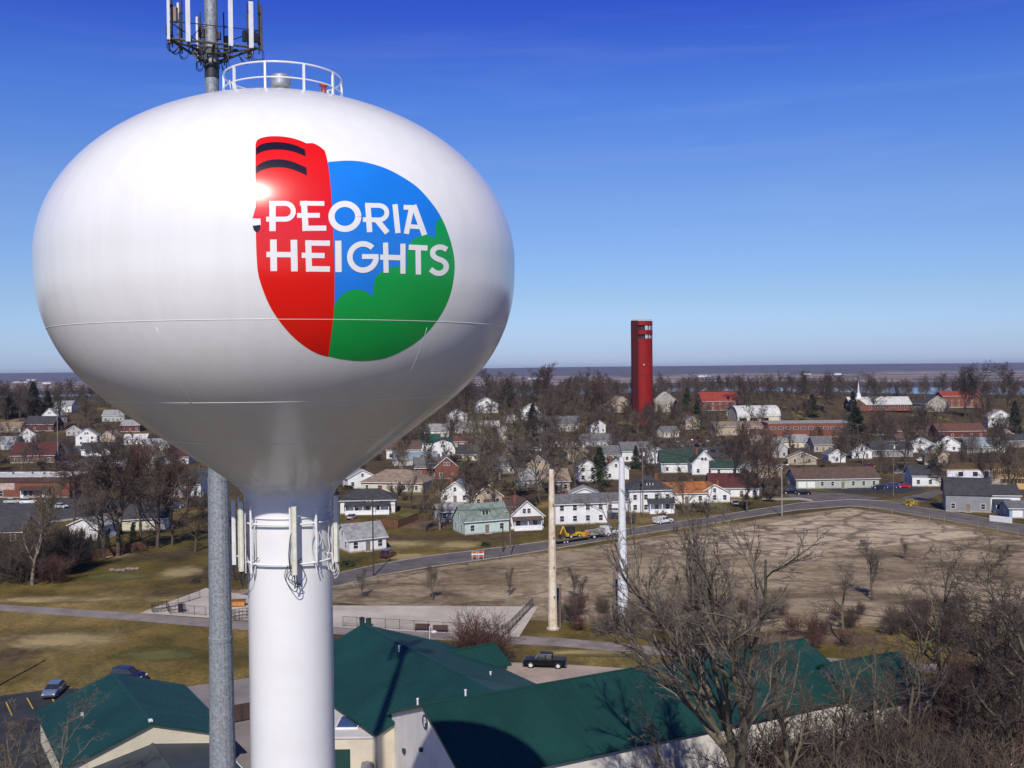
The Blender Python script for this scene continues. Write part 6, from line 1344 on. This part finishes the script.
# chosen trees seen clearly in the photograph: (px, py base, top py, colour, variant)
for px, py, top, c, v in [(747,512,455,'dark',2),(684,513,470,'brown',0),(32,585,492,'tan',1),(118,556,452,'dark',1),(104,560,470,'brown',0),(74,520,455,'reddish',0),(140,540,455,'reddish',1),(158,548,460,'brown',0),(172,545,470,'reddish',1),(195,552,490,'dark',0),
        (440,530,478,'tan',1),(425,532,490,'brown',0),(470,520,462,'brown',1),(495,515,455,'tan',0),(515,500,440,'brown',1),(540,505,440,'greyish',0),(555,500,430,'brown',2),(500,480,420,'tan',1),(480,470,415,'tan',0),(520,470,415,'tan',2),(550,470,415,'greyish',1),(575,490,432,'brown',0),(565,460,405,'dark',0),
        (760,500,430,'reddish',0),(735,485,430,'dark',1),(770,495,448,'brown',1),(905,470,420,'dark',0),(930,485,440,'dark',1),(948,505,455,'dark',0),(990,505,455,'dark',2),(970,480,440,'brown',0),(1010,500,450,'brown',1),(885,455,415,'brown',1),(875,450,412,'reddish',0),(545,410,369,'reddish',1),(530,412,372,'dark',0),(488,408,371,'dark',0),(505,414,373,'brown',2),(470,416,376,'dark',1),
        (585,412,374,'brown',0),(600,415,378,'reddish',0),(745,415,377,'dark',0),(795,412,376,'dark',0),(770,414,380,'brown',1),(825,413,378,'dark',1),(875,412,375,'dark',0),(985,420,368,'dark',0),(1010,418,366,'dark',0),(965,418,374,'brown',1),(8,420,384,'dark',0),(20,424,390,'brown',1),(85,425,395,'brown',0),(62,430,397,'dark',1),(628,428,402,'dark',0),(648,430,405,'brown',1),(640,440,414,'reddish',0),(655,424,400,'dark',1),(612,425,398,'brown',2),(633,432,410,'brown',0),(643,431,411,'dark',1),(651,433,409,'brown',2),(661,430,406,'brown',0),(626,429,408,'reddish',1),(638,434,413,'tan',0),(647,436,414,'dark',0),
        (655,470,438,'greyish',1),(820,448,428,'reddish',1),(700,440,415,'dark',0),(715,445,420,'brown',0),(790,455,430,'reddish',0),(840,470,440,'brown',0),(660,512,490,'brown',1),(430,478,450,'brown',1),(411,510,480,'greyish',1),(425,452,425,'dark',1),(450,440,405,'dark',0),(1000,470,425,'dark',1),(925,440,405,'dark',0),(90,505,455,'brown',2),(128,505,450,'dark',0),(150,500,440,'brown',2),(60,500,478,'dark',1)]:
    p = gp(px, py); D = -(CRI @ (p-Vector((0,0,CAMZ)))).z; put_tree(c, p, (py-top)*D/F*1.05, v=TREEV[c][min(v, len(TREEV[c])-1)])
# scattered town trees
n = 0; tries = 0; rt = random.Random(21); placed = [t[0].location for t in TREES]
while n < 205 and tries < 14000:
    tries += 1; y = 225+(840-225)*rt.random()**.8; px = rt.uniform(-60, 1090)
    if 215 < px < 350 and y < 330: continue
    x = (px-512)/F*y; p = Vector((x, y, tz(x, y)))
    if not ok_spot(p): continue
    if any((p-q).length < 6.5 for q in placed): continue
    if y < 330 and px > 330 and rt.random() < .75: continue
    h = rt.uniform(9,16)*(1.1 if y > 600 else 1.0); c = rt.choice(['brown','dark','brown','dark','reddish','greyish','brown','tan' if 400 < px < 560 else 'dark'])
    put_tree(c, p, h); placed.append(p); n += 1
# saplings in the old lot and along the path
for px, py, top in ((361,598,572),(433,600,568),(509,596,570),(575,600,570),(582,603,578),(873,600,545),(905,560,540)):
    p = gp(px, py); D = p.y; put_tree('greyish', p, (py-top)*D/F, kind='small sapling', name='sapling', group='saplings on the open lot', v=TREEV['greyish'][1])

# ------------- near thicket shrubs
def shrub_meshes(seed, mat, n=16, h=2.6, tw=.012):
    q = random.Random(seed); seg = []
    def go(p, d, ln, r, lv):
        for i in range(3):
            d = (d+Vector((q.gauss(0,.16), q.gauss(0,.16), q.gauss(0,.1)+.05))).normalized(); p2 = p+d*ln/3; seg.append((*p, *p2, r*(1-.25*i), r*(1-.25*(i+1)))); p = p2
            if lv < 3:
                for _ in range(2 if lv else 3):
                    s = Vector((q.gauss(0,1), q.gauss(0,1), q.gauss(.3,.7))).normalized(); go(p, (d*.9+s*.75).normalized(), ln*q.uniform(.45,.65), max(tw, r*.55), lv+1)
    for _ in range(n):
        a = q.uniform(0,6.28); go(Vector((math.cos(a)*q.uniform(0,.5), math.sin(a)*q.uniform(0,.5), -.1)), Vector((math.cos(a)*q.uniform(.1,.8), math.sin(a)*q.uniform(.1,.8), 1)).normalized(), h*q.uniform(.6,1), .035, 0)
    return np_mesh('shrub', [tubes_np(seg, 3)], mat)
SHR = [shrub_meshes(5, TW['reddish'], 9), shrub_meshes(6, TW['brown'], 9), shrub_meshes(7, TW['greyish'], 9), shrub_meshes(8, TW['tan'], 8), shrub_meshes(9, TW['dark'], 9)]
SHRUBS = []
def X_B(px, Y): return (px-512)/F*Y
def put_shrub(p, s, v, cat='shrub', group='bare shrubs of the thicket'):
    o = link('bare_shrub', SHR[v], None, p, rnd.uniform(0,6.28)); o.scale = (s*rnd.uniform(.9,1.3), s*rnd.uniform(.9,1.3), s); tag(o, None, cat, group); SHRUBS.append((o, v)); return o
rs = random.Random(4)
k = 0
while k < 56:      # brush strip behind the path
    px = rs.uniform(560,1010); py = rs.uniform(612,650)-.0*px
    lim = 640+(px-560)*.055
    if py > lim-4: continue
    if abs(px-553) < 12 or abs(px-623) < 7: continue
    p = gp(px, py); put_shrub(p, rs.uniform(.45,.95), rs.choice((0,0,1,4,1))); k += 1
for px, py, s in ((482,663,1.7),(470,664,1.2),(496,664,1.1)): put_shrub(gp(px,py), s, 0)
for i in range(34):     # left thicket
    px = rs.uniform(-20,76); py = rs.uniform(548,585); put_shrub(gp(px,py), rs.uniform(1.2,2.2), rs.choice((4,4,1,0)))
for i in range(58):     # thicket at lower right, in front of the white wall
    Y = rs.uniform(66,92); px = rs.uniform(800,1080); x = (px-512)/F*Y; 
    if Y > 84 and px < 960: continue
    put_shrub(Vector((x, Y, 0)), rs.uniform(1.3,2.6), rs.choice((4,1,4,0,1,2)))
for i in range(26):     # along the white wall foot
    Y = rs.uniform(72,88); px = rs.uniform(640,830); put_shrub(Vector(((px-512)/F*Y, Y, 0)), rs.uniform(.8,1.7), rs.choice((3,1,1)))
for i in range(26):     # brush before the end block
    Y = rs.uniform(76,97); px = rs.uniform(770,945)
    if Y > 88 and px < 880: continue
    put_shrub(Vector((X_B(px, Y), Y, 0)), rs.uniform(1.6,2.5), rs.choice((0,4,1,4)))
for i in range(12):
    Y = rs.uniform(100,135); px = rs.uniform(935,1060); put_shrub(Vector(((px-512)/F*Y, Y, 0)), rs.uniform(1,2.2), rs.choice((0,1,4)))

# ------------- near hero trees
def hero(label, x, y, h, rz, seed, **k):
    kw = dict(H_=h, r0=.62, counts=(10,9,7,5,3), spread=1.0, up=.5, first=.3, twig=.011, ratio=(.62,.55,.50,.5)); kw.update(k)
    tr, cr_ = tree_meshes(seed, k.get('bark', bark_hero) if False else bark_hero, TW[kw.pop('tone', 'greyish')], **kw)
    t = thing('bare_tree', label, 'tree', (x, y, 0), rz, 'big bare trees in front of the long building'); link('trunk', tr, t); link('crown', cr_, t); return t
def X_(px, Y): return (px-512)/F*Y
hero('huge forked bare cottonwood with lichen bark in front of the long green roof', X_(764,70), 70, 17.3, R(200), 322, r0=.80, counts=(7,10,8,6,4), ratio=(1.75,.50,.5,.5), first=.66, tone='greyish', spread=.55, up=.6, twig=.012, limb=.62)
hero('smaller crooked bare tree leaning right of the huge forked tree', X_(775,76), 76, 19, R(40), 302, r0=.36, lean=.22, ratio=(.56,.54,.5,.5), tone='brown')
hero('tall dark bare tree at the right, in front of the path', X_(985,92), 92, 25, R(80), 303, r0=.45, ratio=(.58,.54,.5,.5), tone='dark', leaders=2)
hero('dark bare tree at the right edge of the view', X_(1022,84), 84, 24, R(200), 304, r0=.42, ratio=(.58,.54,.5,.5), tone='dark')
hero('dark bare tree between the end block and the right edge', X_(940,98), 98, 20, R(130), 305, r0=.36, ratio=(.58,.54,.5,.5), tone='dark', counts=(9,7,6,4))
hero('pale bare tree rising before the white end block', X_(885,84), 84, 17, R(10), 306, r0=.28, ratio=(.55,.54,.5,.5), tone='brown', counts=(9,7,6,4))
hero('slim dark bare tree in front of the white end block', X_(915,86), 86, 20, R(75), 316, r0=.28, ratio=(.58,.54,.5,.5), tone='dark', counts=(11,8,6,4))
hero('slender brown bare tree between huge forked tree and end block', X_(835,80), 80, 20, R(15), 317, r0=.28, ratio=(.58,.54,.5,.5), tone='brown', counts=(11,8,6,4))
hero('low spreading bare tree behind the left side of the huge forked tree', X_(668,79), 79, 13.5, R(300), 307, r0=.3, ratio=(.6,.55,.5,.5), tone='greyish', counts=(8,7,6,4))
hero('pale twiggy bare tree in front of the teal roof, lower left', X_(32,80), 80, 14.2, R(30), 308, r0=.25, ratio=(.58,.54,.5,.5), tone='greyish', counts=(9,7,6,4))
hero('second pale bare tree at the lower left corner', X_(2,78), 78, 13, R(90), 309, r0=.24, ratio=(.58,.54,.5,.5), tone='tan', counts=(9,7,6,4))
hero('small pale bare tree before the dark grey entrance wing', X_(112,72), 72, 8.8, R(190), 310, r0=.16, ratio=(.58,.54,.5,.5), tone='tan', counts=(8,6,6,4))
hero('bare tree of fine twigs in front of the brush strip beyond the path', X_(700,150), 150, 14, R(20), 311, r0=.28, ratio=(.55,.55,.5,.5), tone='greyish', counts=(11,8,6,4))
hero('bare tree beyond the path right of the huge forked tree', X_(842,142), 142, 12, R(220), 312, r0=.26, ratio=(.55,.55,.5,.5), tone='greyish', counts=(10,8,6,4))
hero('dark bare tree beyond the path at the far right', X_(935,132), 132, 17, R(60), 313, r0=.3, ratio=(.52,.52,.5,.5), tone='dark', counts=(11,8,6,4))

# round clipped bushes and the yellow one
leafy = M('bush_leaf', (0.035,0.045,0.018), 0.9, 0.3, 2); yellowb = M('bush_yellow', (0.42,0.29,0.05), 0.9, 0.2, 2)
def bush_mesh(seed, mat, n=420):
    q = random.Random(seed); vs_ = []; fs_ = []
    for i in range(n):
        d = Vector((q.gauss(0,1), q.gauss(0,1), q.gauss(0,1))).normalized(); c = Vector((d.x, d.y, abs(d.z)*.85+.05))*q.uniform(.6,1.02); a = Vector((q.gauss(0,1),q.gauss(0,1),q.gauss(0,1))).normalized(); b_ = a.cross(d).normalized(); s = q.uniform(.08,.17); k = len(vs_)
        vs_ += [c-a*s, c-b_*s, c+a*s, c+b_*s]; fs_.append((k,k+1,k+2,k+3))
    me = bpy.data.meshes.new('bush'); me.from_pydata([tuple(v) for v in vs_], [], fs_); me.materials.append(mat); return me
bd, by = bush_mesh(1, leafy), bush_mesh(2, yellowb)
for px, py, s, me, lb in ((911,505,2.2,by,'bright yellow bush at the road junction'),(196,582.5,.9,bd,'small dark bush on the dry grass left of the mast'),(857,481.5,1.0,bd,'left small round bush by the ranch front door'),(836,486,1.0,bd,'left round bush below the ranch windows'),(842,486,1.0,bd,'right round bush below the ranch windows'),(872,482,1.3,bd,'right bush group by the ranch front wall'),
        (348,566,1.6,bd,'dark round bush at the cottage corner beside the shaft'),(486,546,1.2,bd,'dark bush on the verge below the mint house'),(106,461,2.2,bd,'dark bush beside the white bungalow at left'),(78,459,2.6,bd,'dark hedge bush on the side street bend'),(348,489,2.0,bd,'green bush under the tank edge left of the tan hip roof'),(387,500,2.4,bd,'olive bush right of the black hipped house')):
    p = gp(px, py); o = link('round_bush', me, None, p, rnd.uniform(0,6)); o.scale = (s,s,s*.8); tag(o, lb, 'bush', 'bushes by the houses')

# far wood on the bluff edge and slope: nobody could count it
light = [grow_tree(500+i, 14, .3, (12,7,5), spread=[1.05,.9,1.1,1][i], up=.5, first=.2, twig=.055, ratio=(.66,.55,.5,.6)) for i in range(4)]
lv = [[tubes_np(L_[i], 3) for i in range(4) if L_[i]] for L_ in light]
fw = random.Random(11)
for gi, cname in enumerate(('dark','brown','reddish')):
    out = []
    for _ in range(250):
        y = fw.uniform(690,1000); px = fw.uniform(-40,1070); x = X_(px, y)
        p_ = Vector((x, y, 0))
        if any((Vector((hp.x, hp.y, 0))-p_).length < r+4 or (abs(px-hx) < hr and y < hy) for hx, hy, hr, hyy, hp, r in HPX): continue
        s = fw.uniform(.5,1.0)*(1.15 if px < 620 else 1.0); a = fw.uniform(0,6.28); c, sn = math.cos(a)*s, math.sin(a)*s; z0 = tz(x, y)
        for v, f in fw.choice(lv):
            w_ = np.empty_like(v); w_[:,0] = v[:,0]*c-v[:,1]*sn+x; w_[:,1] = v[:,0]*sn+v[:,1]*c+y; w_[:,2] = v[:,2]*s+z0; out.append((w_, f))
    o = link('far_wood', np_mesh('far_wood', out, TW[cname])); tag(o, '%s toned bare woodland along the bluff edge behind the town' % cname, 'woodland', kind='stuff')

# remaining smaller trees and back-yard brush between the far houses
out = []; k = 0; tr_ = 0
while k < 640 and tr_ < 30000:
    tr_ += 1; y = fw.uniform(390,740); px = fw.uniform(-40,1070)
    if k > 480: y = fw.uniform(560,720); px = fw.uniform(430,720)
    if 255 < px < 330 and y < 250: continue
    x = X_(px, y); p = Vector((x, y, tz(x, y)))
    if not ok_spot(p, .45): continue
    k += 1; s = fw.uniform(.5,1.0); a = fw.uniform(0,6.28); c, sn = math.cos(a)*s*1.15, math.sin(a)*s*1.15
    for v, f in fw.choice(lv):
        w_ = np.empty_like(v); w_[:,0] = v[:,0]*c-v[:,1]*sn+x; w_[:,1] = v[:,0]*sn+v[:,1]*c+y; w_[:,2] = v[:,2]*s+p.z; out.append((w_, f))
tag(link('far_wood', np_mesh('far_wood', out, TW['brown'])), 'brown bare undergrowth trees filling the gaps between the far houses', 'woodland', kind='stuff')
shv = []
for sd_ in (21,22,23):
    me = shrub_meshes(sd_, TW['brown'], 5, 2.2, .03); v = np.empty(len(me.vertices)*3); me.vertices.foreach_get('co', v); v = v.reshape(-1,3)
    f = np.empty(len(me.loops), int); me.loops.foreach_get('vertex_index', f); shv.append((v, f.reshape(-1,4))); bpy.data.meshes.remove(me)
out = []; k = 0; tr_ = 0
while k < 330 and tr_ < 20000:
    tr_ += 1; y = fw.uniform(238,520); px = fw.uniform(-40,1070)
    if 255 < px < 330 and y < 250: continue
    x = X_(px, y); p = Vector((x, y, tz(x, y)))
    if not ok_spot(p, .5): continue
    k += 1; s = fw.uniform(.5,1.3); a = fw.uniform(0,6.28); c, sn = math.cos(a)*s*1.4, math.sin(a)*s*1.4; v, f = fw.choice(shv)
    w_ = np.empty_like(v); w_[:,0] = v[:,0]*c-v[:,1]*sn+x; w_[:,1] = v[:,0]*sn+v[:,1]*c+y; w_[:,2] = v[:,2]*s+p.z; out.append((w_, f))
tag(link('yard_brush', np_mesh('yard_brush', out, TW['brown'])), 'low leafless brush in the back yards between the houses', 'brush', kind='stuff')

# ------------------------------------------------------------------ labels for trees and shrubs, from the thing each stands nearest to
def ordinal(i, n): return '' if n == 1 else ('leftmost' if i == 0 else ('rightmost' if i == n-1 else NUM[i]+' from left'))
LND = [(s, p, proj(p)) for s, p, r in LAND]
def assign(items, words):
    G_ = {}
    for o, key in items:
        pp = o.location; x, y = proj(pp)
        s, p, pr = min(LND, key=lambda l: (l[1]-pp).length*(1.0 if 'warehouse' not in l[0] else 9))
        rel = 'behind' if pp.y > p.y+6 and abs(x-pr[0]) < 18 else ('in front of' if pp.y < p.y-6 and abs(x-pr[0]) < 18 else ('left of' if x < pr[0] else 'right of'))
        G_.setdefault((key, rel, s), []).append((x, o))
    for (key, rel, s), L_ in G_.items():
        L_.sort(key=lambda t: t[0])
        n = len(L_)
        if n > 14:
            for j in range(n): L_[j][1]['label'] = '%s %s %s' % (words(key), rel, s)
            continue
        for i, (x, o) in enumerate(L_):
            od = ordinal(i, n); o['label'] = ('%s %s %s' % (words(key), rel, s)) if not od else ('%s %s %s, %s' % (words(key), rel, s, od))
assign(EXTRA, lambda k: 'plain %s house with %s roof' % k)
assign([(t, (c, 'tall' if h > 13 else ('mid-sized' if h > 8 else 'small'), kd)) for t, c, h, kd in TREES], lambda k: ('%s %s %s' % (k[1], {'tan':'straw-brown','greyish':'grey-brown'}.get(k[0], k[0]), 'bare tree' if k[2] == 'bare' else 'sapling')).replace('small grey-brown sapling','thin leafless sapling').replace('mid-sized grey-brown sapling','thin leafless sapling').replace('tall grey-brown sapling','thin leafless sapling'))
assign([(o, v) for o, v in SHRUBS], lambda v: ['reddish','brown','grey','straw','dark'][v]+' bare shrub')
